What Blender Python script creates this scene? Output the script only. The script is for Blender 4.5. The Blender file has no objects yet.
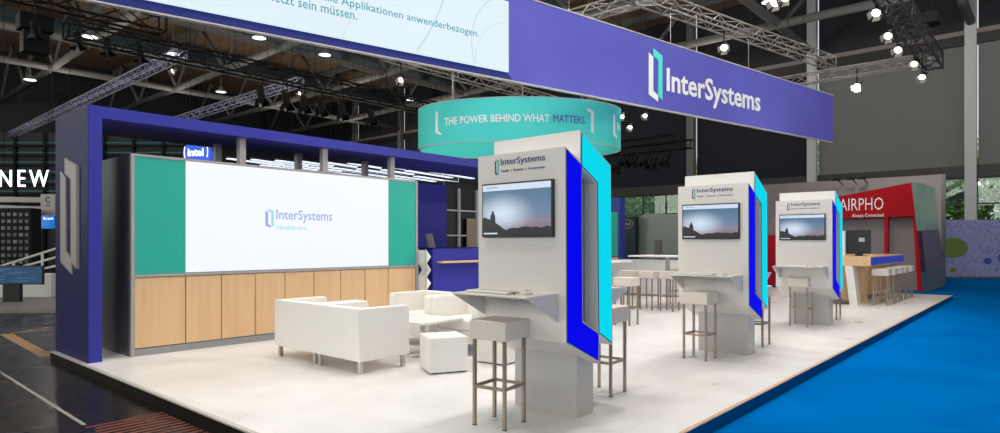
import bpy, bmesh, math, random
from mathutils import Vector, Matrix
random.seed(7)
S = bpy.context.scene
COL = S.collection
PI = math.pi

# ------------------------------------------------------------------ camera, world, exposure
FPX = 630.0
ANG = math.radians(90 - 41.3785)           # turn of the camera off the depth axis
CA, SA = math.cos(PI/2-ANG), math.sin(PI/2-ANG)
EYE = 1.4
cam_d = bpy.data.cameras.new('camera')
cam = bpy.data.objects.new('camera', cam_d); COL.objects.link(cam)
cam_d.sensor_width = 36; cam_d.lens = FPX/1000*36
cam_d.shift_y = 0.0265
cam_d.clip_start = 0.05; cam_d.clip_end = 300
cam.location = (0, 0, EYE); cam.rotation_euler = (PI/2, 0, -ANG)
S.camera = cam
S.view_settings.view_transform = 'Standard'
S.view_settings.look = 'None'
S.view_settings.exposure = 0.0
S.view_settings.gamma = 1.0
S.view_settings.use_curve_mapping = False

w = bpy.data.worlds.new('sky'); S.world = w; w.use_nodes = True
wn = w.node_tree.nodes; wl = w.node_tree.links
bg = wn['Background']
sky = wn.new('ShaderNodeTexSky'); sky.sky_type = 'HOSEK_WILKIE'
sky.sun_direction = (-0.5, 0.3, 0.8); sky.turbidity = 5
mixw = wn.new('ShaderNodeMix'); mixw.data_type = 'RGBA'; mixw.inputs[0].default_value = 0.75
wl.new(sky.outputs[0], mixw.inputs[6]); mixw.inputs[7].default_value = (0.95, 1.0, 1.0, 1)
wl.new(mixw.outputs[2], bg.inputs[0]); bg.inputs[1].default_value = 1.0

def lamp(kind, loc, energy, size=0.3, target=None, color=(1, .96, .9), spot=1.2, blend=.6, name='lamp'):
    d = bpy.data.lights.new(name, kind); d.energy = energy; d.color = color
    if kind == 'AREA': d.shape = 'DISK'; d.size = size
    elif kind == 'SPOT': d.spot_size = spot; d.spot_blend = blend; d.shadow_soft_size = size
    else: d.shadow_soft_size = size
    o = bpy.data.objects.new(name, d); COL.objects.link(o); o.location = loc
    if target is not None:
        o.rotation_euler = (Vector(target)-Vector(loc)).to_track_quat('-Z', 'Y').to_euler()
    return o

# hall floods high above the stand
for x in (1.6, 6.0, 10.5, 15.5):
    for y in (3.6, 7.2):
        lamp('AREA', (x, y, 9.5), 172, .45, (x, y, 0), name='hall_flood')
# added fill lights behind and right of the camera, standing in for daylight
for y in (-9, 8, 25, 42):
    l = lamp('AREA', (-14.7, y, 6.2), 850, 1, (0, y, 5.2), (1, .97, .93), name='window_daylight')
    l.data.shape = 'RECTANGLE'; l.data.size = 15; l.data.size_y = 6.5
for x in (0, 17, 31):
    l = lamp('AREA', (x, -21.7, 6.2), 500, 1, (x, 0, 5.0), (1, .98, .95), name='window_daylight')
    l.data.shape = 'RECTANGLE'; l.data.size = 12; l.data.size_y = 6.5
sun = lamp('SUN', (45, 0, 30), 3.5, color=(1, .96, .88), name='sun')
sun.data.angle = .02; sun.rotation_euler = (math.radians(-8), math.radians(-22), 0)

# ------------------------------------------------------------------ materials
def mat(name, col, rough=.5, metal=0., emit=None, estr=1., noise=None, spec=.5, coat=0.):
    m = bpy.data.materials.new(name); m.use_nodes = True
    nt = m.node_tree; b = nt.nodes['Principled BSDF']
    b.inputs['Base Color'].default_value = (*col, 1)
    b.inputs['Roughness'].default_value = rough
    b.inputs['Metallic'].default_value = metal
    b.inputs['Specular IOR Level'].default_value = spec
    b.inputs['Coat Weight'].default_value = coat
    if emit:
        b.inputs['Emission Color'].default_value = (*emit, 1)
        b.inputs['Emission Strength'].default_value = estr
    if noise:                                # (scale xyz, colour2, bump)
        sc, c2, bump = noise
        tc = nt.nodes.new('ShaderNodeTexCoord'); mp = nt.nodes.new('ShaderNodeMapping')
        mp.inputs['Scale'].default_value = sc
        nz = nt.nodes.new('ShaderNodeTexNoise'); nz.inputs['Scale'].default_value = 1; nz.inputs['Detail'].default_value = 4
        mx = nt.nodes.new('ShaderNodeMix'); mx.data_type = 'RGBA'
        mx.inputs[6].default_value = (*col, 1); mx.inputs[7].default_value = (*c2, 1)
        nt.links.new(tc.outputs['Object'], mp.inputs[0]); nt.links.new(mp.outputs[0], nz.inputs['Vector'])
        nt.links.new(nz.outputs['Fac'], mx.inputs[0]); nt.links.new(mx.outputs[2], b.inputs['Base Color'])
        if bump:
            bp = nt.nodes.new('ShaderNodeBump'); bp.inputs['Strength'].default_value = bump; bp.inputs['Distance'].default_value = .01
            nt.links.new(nz.outputs['Fac'], bp.inputs['Height']); nt.links.new(bp.outputs[0], b.inputs['Normal'])
    return m

def tiles(name, c1, c2, mortar, sx, sy, rough=.25, mort=.004, spec=.5, off=0.):
    m = bpy.data.materials.new(name); m.use_nodes = True
    nt = m.node_tree; b = nt.nodes['Principled BSDF']
    tc = nt.nodes.new('ShaderNodeTexCoord')
    br = nt.nodes.new('ShaderNodeTexBrick')
    br.offset = off; br.inputs['Color1'].default_value = (*c1, 1); br.inputs['Color2'].default_value = (*c2, 1)
    br.inputs['Mortar'].default_value = (*mortar, 1); br.inputs['Scale'].default_value = 1
    br.inputs['Mortar Size'].default_value = mort; br.inputs['Brick Width'].default_value = sx; br.inputs['Row Height'].default_value = sy
    nz = nt.nodes.new('ShaderNodeTexNoise'); nz.inputs['Scale'].default_value = 1.7; nz.inputs['Detail'].default_value = 6
    mx = nt.nodes.new('ShaderNodeMix'); mx.data_type = 'RGBA'; mx.blend_type = 'MULTIPLY'; mx.inputs[0].default_value = .35
    nt.links.new(tc.outputs['Object'], br.inputs['Vector']); nt.links.new(tc.outputs['Object'], nz.inputs['Vector'])
    nt.links.new(br.outputs['Color'], mx.inputs[6]); nt.links.new(nz.outputs['Fac'], mx.inputs[7])
    cr = nt.nodes.new('ShaderNodeMapRange'); cr.inputs[3].default_value = rough*.7; cr.inputs[4].default_value = rough*1.4
    nt.links.new(nz.outputs['Fac'], cr.inputs[0]); nt.links.new(cr.outputs[0], b.inputs['Roughness'])
    nt.links.new(mx.outputs[2], b.inputs['Base Color']); b.inputs['Specular IOR Level'].default_value = spec
    return m

M = {}
M['deck'] = tiles('white_deck_boards', (.90, .885, .87), (.86, .845, .83), (.74, .72, .70), 2.4, 1.2, .3, .003)
M['hall_floor'] = tiles('dark_hall_floor', (.016, .0125, .012), (.010, .008, .008), (.005, .004, .004), 2.2, 1.1, .26, .012, .16)
M['carpet'] = mat('blue_carpet', (.0, .095, .33), 1, noise=((.9, .9, .9), (.0, .17, .55), 0), spec=.0)
M['carpet_side'] = mat('blue_carpet_edge', (.0, .075, .22), 1, noise=((9, 9, 9), (.0, .09, .27), 0), spec=.0)
M['black_skirt'] = mat('black_skirt', (.010, .008, .007), .6, noise=((6, 6, 2), (.014, .011, .010), 0), spec=.08)
M['trim'] = mat('pale_trim', (.55, .52, .48), .35)
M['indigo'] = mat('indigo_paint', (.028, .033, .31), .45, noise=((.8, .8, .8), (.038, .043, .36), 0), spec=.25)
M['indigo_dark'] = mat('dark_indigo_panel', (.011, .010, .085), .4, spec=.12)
M['graphite'] = mat('graphite_panel', (.085, .08, .085), .35)
M['frame'] = mat('silver_grey_frame', (.36, .34, .33), .4)
M['plinth'] = mat('grey_plinth', (.27, .27, .28), .4)
M['teal'] = mat('teal_panel', (.01, .40, .315), .45)
M['ring'] = mat('turquoise_fabric', (.09, .74, .66), .7, spec=.2)
M['maple'] = mat('maple_veneer', (.76, .52, .30), .38, noise=((14, 14, .9), (.63, .40, .21), 0))
M['white'] = mat('white_laminate', (.665, .635, .605), .45, spec=.3)
M['white2'] = mat('white_paint', (.76, .745, .725), .45)
M['grey_core'] = mat('pale_grey_panel', (.46, .45, .44), .45)
M['leather'] = mat('white_leather', (.84, .81, .77), .42, noise=((60, 60, 60), (.82, .79, .75), .08))
M['stool_seat'] = mat('cream_leather', (.66, .60, .54), .45, noise=((60, 60, 60), (.64, .58, .52), .08))
M['metal'] = mat('brushed_bronze_steel', (.33, .265, .205), .32, .8)
M['steel'] = mat('satin_steel', (.55, .53, .50), .28, .9)
M['chrome'] = mat('chrome', (.75, .75, .75), .12, 1)
M['alu'] = mat('aluminium_truss', (.30, .275, .25), .45, .3)
M['dark_alu'] = mat('dark_aluminium', (.045, .042, .04), .5, .2)
M['lamp_flap'] = mat('grey_lamp_flap', (.16, .15, .14), .6)
M['alu_blue'] = mat('bluish_aluminium', (.42, .44, .62), .4, .3)  # plain aluminium with the bluish light on it put into the colour
M['blackmetal'] = mat('black_metal', (.007, .007, .008), .6, 0, spec=.15)
M['black'] = mat('black_plastic', (.012, .012, .014), .35)
M['banner'] = mat('violet_banner_fabric', (.150, .150, .60), .8, noise=((.35, .35, .5), (.075, .075, .40), 0), spec=.2)  # mottling puts the uneven light on the fabric into its colour
M['banner_navy'] = mat('navy_banner_border', (.03, .04, .22), .8, spec=.2)  # banner fabric darkened to carry the light falling off around the screen
M['roof'] = mat('brown_roof_sheet', (.30, .20, .13), .9, noise=((3, .3, 1), (.15, .10, .065), 0), spec=.1)
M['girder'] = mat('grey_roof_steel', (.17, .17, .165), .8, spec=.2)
M['duct'] = mat('blue_grey_duct', (.09, .125, .15), .8, spec=.2)
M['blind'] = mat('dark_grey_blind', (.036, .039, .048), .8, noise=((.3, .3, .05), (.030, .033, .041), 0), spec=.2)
M['blind_grey'] = mat('mid_grey_blind', (.20, .21, .205), .8, noise=((.3, .3, .05), (.17, .18, .175), 0), spec=.2)  # lighter blind tone, spotlight on the right-hand bays put into the colour
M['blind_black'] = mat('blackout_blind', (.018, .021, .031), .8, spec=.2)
M['lintel'] = mat('dark_lintel', (.02, .02, .022), .5)
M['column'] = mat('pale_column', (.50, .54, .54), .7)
M['darkwall'] = mat('dark_wall', (.012, .016, .02), .7)
M['red'] = mat('red_booth_panel', (.42, .002, .010), .6, spec=.15)
M['greywall'] = mat('taupe_booth_wall', (.27, .235, .235), .6, noise=((.6, .6, .6), (.20, .17, .17), 0))
M['maroon'] = mat('dark_maroon_panel', (.07, .03, .045), .3)
M['greenglass'] = mat('pale_green_panel', (.26, .40, .31), .3, noise=((1, 1, .5), (.17, .30, .23), 0))
M['navy_txt'] = mat('navy_print', (.03, .035, .20), .5)
M['teal_txt'] = mat('teal_print', (.02, .42, .34), .5)
M['white_txt'] = mat('white_print', (.9, .9, .9), .5)
M['violet_txt'] = mat('violet_print', (.07, .06, .40), .5)
M['grey_txt'] = mat('warm_grey_letter', (.36, .33, .31), .4)
M['blue_light'] = mat('blue_lightbox', (.0, .0, .05), .7, emit=(.0, .0, .80), spec=.05, estr=1)
M['cyan_light'] = mat('cyan_lightbox', (.0, .05, .05), .7, emit=(0, .66, .82), spec=.05, estr=1)
M['led'] = mat('white_led_screen', (.05, .05, .05), .3, emit=(.86, .89, .97), estr=1)
M['led2'] = mat('pale_blue_led_screen', (.05, .05, .05), .3, emit=(.69, .82, .88), estr=1)
M['led_teal'] = mat('teal_led_text', (0, 0, 0), .5, emit=(.005, .29, .40), estr=1)
M['led_lav'] = mat('lavender_led_logo', (0, 0, 0), .5, emit=(.33, .40, .78), estr=1)
M['led_aqua'] = mat('aqua_led_logo', (0, 0, 0), .5, emit=(.36, .72, .86), estr=1)
M['led_line'] = mat('soft_blue_led_line', (0, 0, 0), .5, emit=(.42, .68, .80), estr=1)
M['led_pink'] = mat('soft_pink_led_line', (0, 0, 0), .5, emit=(.62, .66, .76), estr=1)
M['glow'] = mat('lamp_glow', (1, 1, 1), .5, emit=(1, .93, .80), estr=5)
M['glow_soft'] = mat('pendant_glow', (1, 1, 1), .5, emit=(.95, .97, 1), estr=1.6)
M['tube'] = mat('tube_light', (1, 1, 1), .5, emit=(.75, .84, 1), estr=1.1)
M['newglow'] = mat('white_sign_glow', (1, 1, 1), .5, emit=(.86, .90, 1), estr=1.6)
M['blue_sign'] = mat('blue_sign_face', (0, .05, .3), .4, emit=(.01, .07, .55), estr=1)
M['scr_bar'] = mat('screen_header', (0, 0, 0), .3, emit=(.60, .70, .84), estr=1)
M['scr_rock'] = mat('screen_rock', (0, 0, 0), .3, emit=(.012, .012, .018), estr=1)
M['bluescreen'] = mat('blue_screen', (0, 0, 0), .2, emit=(.01, .16, .55), estr=1)
M['tealled'] = mat('teal_led_strip', (0, 0, 0), .4, emit=(.0, .07, .07), estr=1)
M['redglow'] = mat('red_lamp_glow', (.1, 0, 0), .4, emit=(.6, .01, .02), estr=1)
M['yellow_tape'] = mat('ochre_tape', (.42, .24, .12), .6)
M['pale_line'] = mat('pale_floor_line', (.30, .27, .25), .5)
M['rust'] = mat('rust_red_hatch', (.26, .05, .03), .6, noise=((9, 5, 1), (.05, .02, .015), 0))
M['foliage'] = mat('green_leaves', (.07, .17, .035), .7, noise=((2, 2, 2), (.20, .36, .08), 0))
M['bark'] = mat('bark', (.07, .05, .035), .9)
M['lawn'] = mat('lawn_outside', (.15, .25, .09), .9)
M['fence'] = mat('pale_wall_outside', (.62, .63, .60), .7)
M['shelfgrey'] = mat('dim_grey_metal', (.20, .19, .18), .5)
M['orange'] = mat('orange_wood', (.45, .14, .05), .5)
M['lit_room'] = mat('warm_lit_wall', (.4, .32, .22), .6)
M['blueframe'] = mat('deep_blue_frame', (.01, .03, .25), .4)
M['booth_glass'] = mat('smoky_booth_panel', (.16, .19, .18), .25)
M['booth_dark'] = mat('dark_booth_graphic', (.006, .010, .016), .3, noise=((1.2, 1.2, 2.5), (.01, .03, .04), 0), spec=.2)

def screen_mat():
    m = bpy.data.materials.new('sunset_screen'); m.use_nodes = True
    nt = m.node_tree; b = nt.nodes['Principled BSDF']
    b.inputs['Base Color'].default_value = (0, 0, 0, 1); b.inputs['Roughness'].default_value = .25
    tc = nt.nodes.new('ShaderNodeTexCoord'); sp = nt.nodes.new('ShaderNodeSeparateXYZ')
    nt.links.new(tc.outputs['Generated'], sp.inputs[0])
    cr = nt.nodes.new('ShaderNodeValToRGB'); e = cr.color_ramp.elements
    e[0].position = .0; e[0].color = (.20, .10, .13, 1); e[1].position = 1; e[1].color = (.04, .12, .21, 1)
    a = e.new(.26); a.color = (.24, .20, .26, 1); a = e.new(.45); a.color = (.12, .20, .33, 1); a = e.new(.75); a.color = (.065, .16, .27, 1)
    nt.links.new(sp.outputs['Z'], cr.inputs[0])
    # brighter haze patch towards the screen's left
    gm = nt.nodes.new('ShaderNodeMapping'); gm.inputs['Location'].default_value = (0, -.70, -.42); gm.inputs['Scale'].default_value = (0, 1.0, 1.15)
    gm.vector_type = 'POINT'
    nt.links.new(tc.outputs['Generated'], gm.inputs[0])
    vm = nt.nodes.new('ShaderNodeVectorMath'); vm.operation = 'DISTANCE'; vm.inputs[1].default_value = (0, 0, .06)
    nt.links.new(gm.outputs[0], vm.inputs[0])
    mr = nt.nodes.new('ShaderNodeMapRange'); mr.inputs[1].default_value = 0; mr.inputs[2].default_value = .55; mr.inputs[3].default_value = 1.0; mr.interpolation_type = 'SMOOTHSTEP'; mr.inputs[4].default_value = 0
    nt.links.new(vm.outputs['Value'], mr.inputs[0])
    mx = nt.nodes.new('ShaderNodeMix'); mx.data_type = 'RGBA'; mx.inputs[7].default_value = (.62, .72, .86, 1)
    nt.links.new(mr.outputs[0], mx.inputs[0]); nt.links.new(cr.outputs[0], mx.inputs[6])
    nt.links.new(mx.outputs[2], b.inputs['Emission Color']); b.inputs['Emission Strength'].default_value = 1
    return m
M['sunset'] = screen_mat()

def graphic_mat():
    m = bpy.data.materials.new('lilac_print_wall'); m.use_nodes = True
    nt = m.node_tree; b = nt.nodes['Principled BSDF']; b.inputs['Roughness'].default_value = .6
    tc = nt.nodes.new('ShaderNodeTexCoord')
    vo = nt.nodes.new('ShaderNodeTexVoronoi'); vo.feature = 'DISTANCE_TO_EDGE'; vo.inputs['Scale'].default_value = 3.6
    nz = nt.nodes.new('ShaderNodeTexNoise'); nz.inputs['Scale'].default_value = 3
    ad = nt.nodes.new('ShaderNodeMixRGB'); ad.blend_type = 'ADD'; ad.inputs[0].default_value = .5
    nt.links.new(tc.outputs['Object'], ad.inputs[1]); nt.links.new(tc.outputs['Object'], nz.inputs[0]); nt.links.new(nz.outputs['Color'], ad.inputs[2])
    nt.links.new(ad.outputs[0], vo.inputs['Vector'])
    cr = nt.nodes.new('ShaderNodeValToRGB'); e = cr.color_ramp.elements
    e[0].position = .012; e[0].color = (.10, .16, .40, 1); e[1].position = .05; e[1].color = (.29, .30, .52, 1)
    nt.links.new(vo.outputs['Distance'], cr.inputs[0]); nt.links.new(cr.outputs[0], b.inputs['Base Color'])
    return m
M['graphic'] = graphic_mat()

def glass_mat():
    m = bpy.data.materials.new('window_glass'); m.use_nodes = True
    nt = m.node_tree; nt.nodes.remove(nt.nodes['Principled BSDF'])
    t = nt.nodes.new('ShaderNodeBsdfTransparent'); g = nt.nodes.new('ShaderNodeBsdfGlossy'); g.inputs['Roughness'].default_value = .02
    t.inputs[0].default_value = (.80, .90, .84, 1)
    x = nt.nodes.new('ShaderNodeMixShader'); x.inputs[0].default_value = .06
    nt.links.new(t.outputs[0], x.inputs[1]); nt.links.new(g.outputs[0], x.inputs[2])
    nt.links.new(x.outputs[0], nt.nodes['Material Output'].inputs[0])
    return m
M['glass'] = glass_mat()

# ------------------------------------------------------------------ mesh helpers
class MB:
    def __init__(s): s.v = []; s.f = []
    def poly(s, vs, fs):
        n = len(s.v); s.v += [tuple(v) for v in vs]; s.f += [tuple(i+n for i in f) for f in fs]; return s
    def box(s, a, b):
        x0, y0, z0 = a; x1, y1, z1 = b
        x0, x1 = sorted((x0, x1)); y0, y1 = sorted((y0, y1)); z0, z1 = sorted((z0, z1))
        return s.poly([(x0, y0, z0), (x1, y0, z0), (x1, y1, z0), (x0, y1, z0), (x0, y0, z1), (x1, y0, z1), (x1, y1, z1), (x0, y1, z1)],
                      [(0, 3, 2, 1), (4, 5, 6, 7), (0, 1, 5, 4), (1, 2, 6, 5), (2, 3, 7, 6), (3, 0, 4, 7)])
    def bar(s, p, q, r, n=6, r2=None):
        p = Vector(p); q = Vector(q); d = (q-p).normalized(); r2 = r if r2 is None else r2
        u = d.cross(Vector((0, 0, 1)) if abs(d.z) < .9 else Vector((1, 0, 0))).normalized(); t = d.cross(u)
        vs = []
        off = PI/n if n == 4 else 0
        for (c, rr) in ((p, r), (q, r2)):
            for k in range(n):
                a = 2*PI*k/n+off; vs.append(c+u*(rr*math.cos(a))+t*(rr*math.sin(a)))
        fs = [(k, (k+1) % n, n+(k+1) % n, n+k) for k in range(n)] + [tuple(range(n))[::-1], tuple(range(n, 2*n))]
        return s.poly(vs, fs)
    def prism(s, pts, fn, a, b):                # pts 2-D outline, fn(p,q,t) -> 3-D, extruded t from a to b
        n = len(pts)
        vs = [fn(p, q, a) for p, q in pts]+[fn(p, q, b) for p, q in pts]
        return s.poly(vs, [tuple(range(n))[::-1], tuple(range(n, 2*n))]+[(k, (k+1) % n, n+(k+1) % n, n+k) for k in range(n)])
    def lathe(s, prof, c=(0, 0, 0), n=24):
        vs = []; m = len(prof)
        for k in range(n):
            a = 2*PI*k/n
            for r, z in prof: vs.append((c[0]+r*math.cos(a), c[1]+r*math.sin(a), c[2]+z))
        fs = []
        for k in range(n):
            for j in range(m-1):
                fs.append((k*m+j, ((k+1) % n)*m+j, ((k+1) % n)*m+j+1, k*m+j+1))
        fs.append(tuple(k*m for k in range(n))[::-1]); fs.append(tuple(k*m+m-1 for k in range(n)))
        return s.poly(vs, fs)
    def build(s, name, m, parent=None, bevel=0, seg=3, smooth=False):
        me = bpy.data.meshes.new(name); me.from_pydata(s.v, [], s.f)
        bm = bmesh.new(); bm.from_mesh(me); bmesh.ops.recalc_face_normals(bm, faces=bm.faces); bm.to_mesh(me); bm.free()
        me.materials.append(M[m] if isinstance(m, str) else m)
        o = bpy.data.objects.new(name, me); COL.objects.link(o)
        if parent: o.parent = parent
        if bevel:
            md = o.modifiers.new('bevel', 'BEVEL'); md.width = bevel; md.segments = seg; md.limit_method = 'ANGLE'
        if smooth or bevel:
            for p in me.polygons: p.use_smooth = True
            if bevel:
                wn_ = o.modifiers.new('wn', 'WEIGHTED_NORMAL'); wn_.keep_sharp = True
        return o

def thing(name, label, cat, loc=(0, 0, 0), rz=0, group=None):
    o = bpy.data.objects.new(name, None); COL.objects.link(o); o.empty_display_size = .1
    o.location = loc; o.rotation_euler = (0, 0, rz); o['label'] = label; o['category'] = cat
    if group: o['group'] = group
    return o
def tag(o, label, cat, group=None, kind=None):
    o['label'] = label; o['category'] = cat
    if group: o['group'] = group
    if kind: o['kind'] = kind
    return o
def struct(o): o['kind'] = 'structure'; return o
def dup(root, loc, rz, label, group=None):
    def cp(o, par):
        c = o.copy(); COL.objects.link(c)
        if par: c.parent = par
        for ch in o.children: cp(ch, c)
        return c
    r = cp(root, None); r.location = loc; r.rotation_euler = (0, 0, rz); r['label'] = label
    if group: r['group'] = group
    return r

def ray(px, py):
    r = (px-500)/FPX; u = (243-py)/FPX
    return (CA+r*SA, SA-r*CA, u)
def gz(px, py, z=0.):
    d = ray(px, py); t = (z-EYE)/d[2]; return Vector((d[0]*t, d[1]*t, z))
def atY(px, py, Y):
    d = ray(px, py); t = Y/d[1]; return Vector((d[0]*t, Y, EYE+d[2]*t))
def atX(px, py, X):
    d = ray(px, py); t = X/d[0]; return Vector((X, d[1]*t, EYE+d[2]*t))
def atF(px, py, F):
    d = ray(px, py); return Vector((d[0]*F, d[1]*F, EYE+d[2]*F))

def text(body, p0, u, width, height, m, parent=None, name='lettering', up=(0, 0, 1), depth=.004, bold=0., warp=None, space=1.):
    """letters whose lower left corner is p0, reading along u; height = overall height of the letters"""
    cu = bpy.data.curves.new(name, 'FONT'); cu.body = body; cu.size = 1; cu.resolution_u = 2; cu.offset = bold*.6; cu.space_character = space
    tmp = bpy.data.objects.new('tmp', cu); COL.objects.link(tmp)
    dg = bpy.context.evaluated_depsgraph_get(); dg.update()
    me = bpy.data.meshes.new_from_object(tmp.evaluated_get(dg))
    bpy.data.objects.remove(tmp); bpy.data.curves.remove(cu)
    me.name = name
    for p_ in me.polygons: p_.use_smooth = False
    xs = [v.co.x for v in me.vertices]; ys = [v.co.y for v in me.vertices]
    x0, x1, y0, y1 = min(xs), max(xs), min(ys), max(ys)
    u = Vector(u).normalized(); up = Vector(up).normalized(); nrm = u.cross(up); p0 = Vector(p0)
    bm = bmesh.new(); bm.from_mesh(me)
    bmesh.ops.remove_doubles(bm, verts=bm.verts, dist=1e-4)
    if depth:
        r = bmesh.ops.extrude_face_region(bm, geom=list(bm.faces))
        for e in r['geom']:
            if isinstance(e, bmesh.types.BMVert): e.co.z += 1.0
    for v in bm.verts:
        a = (v.co.x-x0)/(x1-x0)*width; b = (v.co.y-y0)/(y1-y0)*height
        t = v.co.z*depth
        v.co = warp(a, b, t) if warp else p0+u*a+up*b+nrm*t
    bmesh.ops.recalc_face_normals(bm, faces=bm.faces)
    bm.to_mesh(me); bm.free()
    me.materials.clear(); me.materials.append(M[m])
    o = bpy.data.objects.new(name, me); COL.objects.link(o)
    if parent: o.parent = parent
    return o

LOGO_L = [(0, .90), (.32, .83), (.32, .19), (.68, .115), (.68, 0), (0, .10)]
LOGO_R = [(.34, 1), (1, .90), (1, .05), (.70, .115), (.70, .80), (.34, .86)]
def logo(p0, u, W, H, m1, m2, parent=None, d=.004, warp=None, up=(0, 0, 1), off=0.):
    """open-door mark: two interlocking brackets"""
    u = Vector(u).normalized(); up = Vector(up).normalized(); nrm = u.cross(up); p0 = Vector(p0)
    fn = warp or (lambda a, b, t: p0+u*a+up*b+nrm*t)
    out = []
    for nm, pts, m, o_ in (('logo_left_bracket', LOGO_L, m1, 0), ('logo_right_bracket', LOGO_R, m2, off)):
        out.append(MB().prism([(x*W, y*H) for x, y in pts], fn, o_, d+o_).build(nm, m, parent))
    return out

# ------------------------------------------------------------------ hall shell
XW = 40.0
struct(MB().box((-15, -22, -.31), (XW, 62, -.11)).build('floor', 'hall_floor'))
struct(MB().box((-15, -22, 16.5), (XW, 62, 16.7)).build('ceiling', 'roof'))
for i_, (a_, b_) in enumerate((((-15.2, -22, -.11), (-15, 62, 2.8)), ((-15.2, -22, 9.6), (-15, 62, 16.5)))):
    struct(MB().box(a_, b_).build('wall_back' if i_ == 0 else 'wall_back_upper', 'greywall'))
struct(MB().box((-15.12, -22, 2.8), (-15.08, 62, 9.6)).build('window_30', 'glass'))  # unseen glazing band, added to let in light from behind the camera
struct(MB().box((-15, -22.2, -.11), (XW, -22, 16.5)).build('wall_right', 'blind_grey'))
struct(MB().box((-15, 62, -.11), (XW, 62.2, 16.5)).build('wall_left', 'darkwall'))
# far wall: parapet, lintel, blinds, columns, windows
struct(MB().box((XW, -22, -.11), (XW+.2, 62, .5)).build('wall_far', 'greywall'))
struct(MB().box((XW-.15, -22, 4.75), (XW+.25, 62, 5.35)).build('trim_1', 'lintel'))
struct(MB().box((XW-.25, -22, 11.5), (XW+.25, 62, 12.0)).build('trim_2', 'lintel'))
struct(MB().box((XW-.20, -22, 12.0), (XW+.25, 62, 12.25)).build('trim_3', 'greywall'))
BAY = 7.45; Y0 = 3.2
nwin = 0; ncol = 3
for k in range(-3, 8):
    y = Y0+BAY*k
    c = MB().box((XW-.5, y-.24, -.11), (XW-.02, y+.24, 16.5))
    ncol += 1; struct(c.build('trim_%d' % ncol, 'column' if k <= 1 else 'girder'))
    a, b = y+.24, y+BAY-.24
    gap = .05
    if b > 61: struct(MB().box((XW-.02, a, -.11), (XW+.1, 62, 16.5)).build('wall_far_end', 'darkwall'))
    if b < 61:
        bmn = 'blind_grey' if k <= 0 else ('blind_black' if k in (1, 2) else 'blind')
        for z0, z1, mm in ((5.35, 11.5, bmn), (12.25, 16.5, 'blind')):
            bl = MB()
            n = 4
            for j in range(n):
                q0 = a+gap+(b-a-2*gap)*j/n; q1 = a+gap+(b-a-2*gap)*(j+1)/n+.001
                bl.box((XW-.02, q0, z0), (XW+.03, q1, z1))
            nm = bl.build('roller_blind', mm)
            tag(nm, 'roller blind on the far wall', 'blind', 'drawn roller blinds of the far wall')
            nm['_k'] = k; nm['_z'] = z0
        nwin += 1
        wo = struct(MB().box((XW+.10, a, .5), (XW+.12, b, 4.75)).build('window_%d' % nwin, 'glass'))
        fr = MB()
        for j in range(5):
            q = a+(b-a)*j/4
            fr.box((XW+.05, q-.03, .5), (XW+.09, q+.03, 4.75))
        for z in (.5, 2.0, 3.4, 4.72):
            fr.box((XW+.05, a, z-.035), (XW+.09, b, z+.035))
        fr.build('window_frame', 'lintel', wo)
blinds = [o for o in COL.objects if o.name.startswith('roller_blind')]
ordn = ['nearest the right edge', 'second from the right edge', 'third from the right edge', 'fourth', 'fifth', 'sixth', 'seventh', 'eighth', 'ninth', 'tenth']
for o in blinds:
    k = o['_k']; up_ = o['_z'] > 10
    del o['_k']; del o['_z']
    place = {-3: 'far outside on the right', -2: 'second bay outside on the right', -1: 'at the right picture edge, right of the white column', 0: 'between the two pale columns, above the red booth',
             1: 'directly behind the end of the violet banner', 2: 'black one between banner and round turquoise sign', 3: 'behind the round turquoise sign',
             4: 'left of the turquoise sign', 5: 'above the far end of the portal beam', 6: 'behind the lighting truss at left', 7: 'farthest left bay'}[k]
    o['label'] = ('upper-row ' if up_ else 'lower-row ')+('grey' if not k in (1, 2) else 'black')+' roller blind '+place
    o['category'] = 'blind'

# roof lattice: crossing tubes, posts and struts up to the roof
def girder(p, q, r, webs):
    global ncol
    ncol += 1
    p = Vector(p); q = Vector(q)
    g = MB().bar(p, q, r, 10).build('trim_%d' % ncol, 'girder', smooth=True); struct(g)
    L = (q-p).length; d = (q-p).normalized(); n = max(1, int(round(L/BAY)))
    H_ = 3.7
    if webs:
        wb = MB()
        for j in range(n):
            a = p+d*(L*j/n); m_ = p+d*(L*(j+.5)/n)+Vector((0, 0, H_)); b = p+d*(L*(j+1)/n)
            wb.bar(a, m_, .10, 8); wb.bar(m_, b, .10, 8)
        wb.build('strut', 'girder', g, smooth=True)
for x in (3.8, 11.2, 18.6, 26.0, 33.4):
    girder((x, -19.15, 12.5), (x, 62, 12.5), .21, True)
for y in (-4.25, 3.2, 10.65, 18.1, 25.55, 33.0, 40.45, 47.9):
    girder((-15, y, 12.55), (XW-.6, y, 12.55), .21, False)
for (y, z, r) in ((37.5, 14.6, .6), (29.5, 14.4, .55), (44.0, 14.1, .5), (21.6, 14.9, .5), (7.5, 14.6, .5)):
    ncol += 1
    struct(MB().bar((-15, y, z), (XW-.5, y, z), r, 14).build('trim_%d' % ncol, 'duct', smooth=True))
for i in range(9):
    ncol += 1; x = -12+i*6.2
    struct(MB().box((x, -22, 16.1), (x+.3, 62, 16.5)).build('trim_%d' % ncol, 'girder'))

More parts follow.
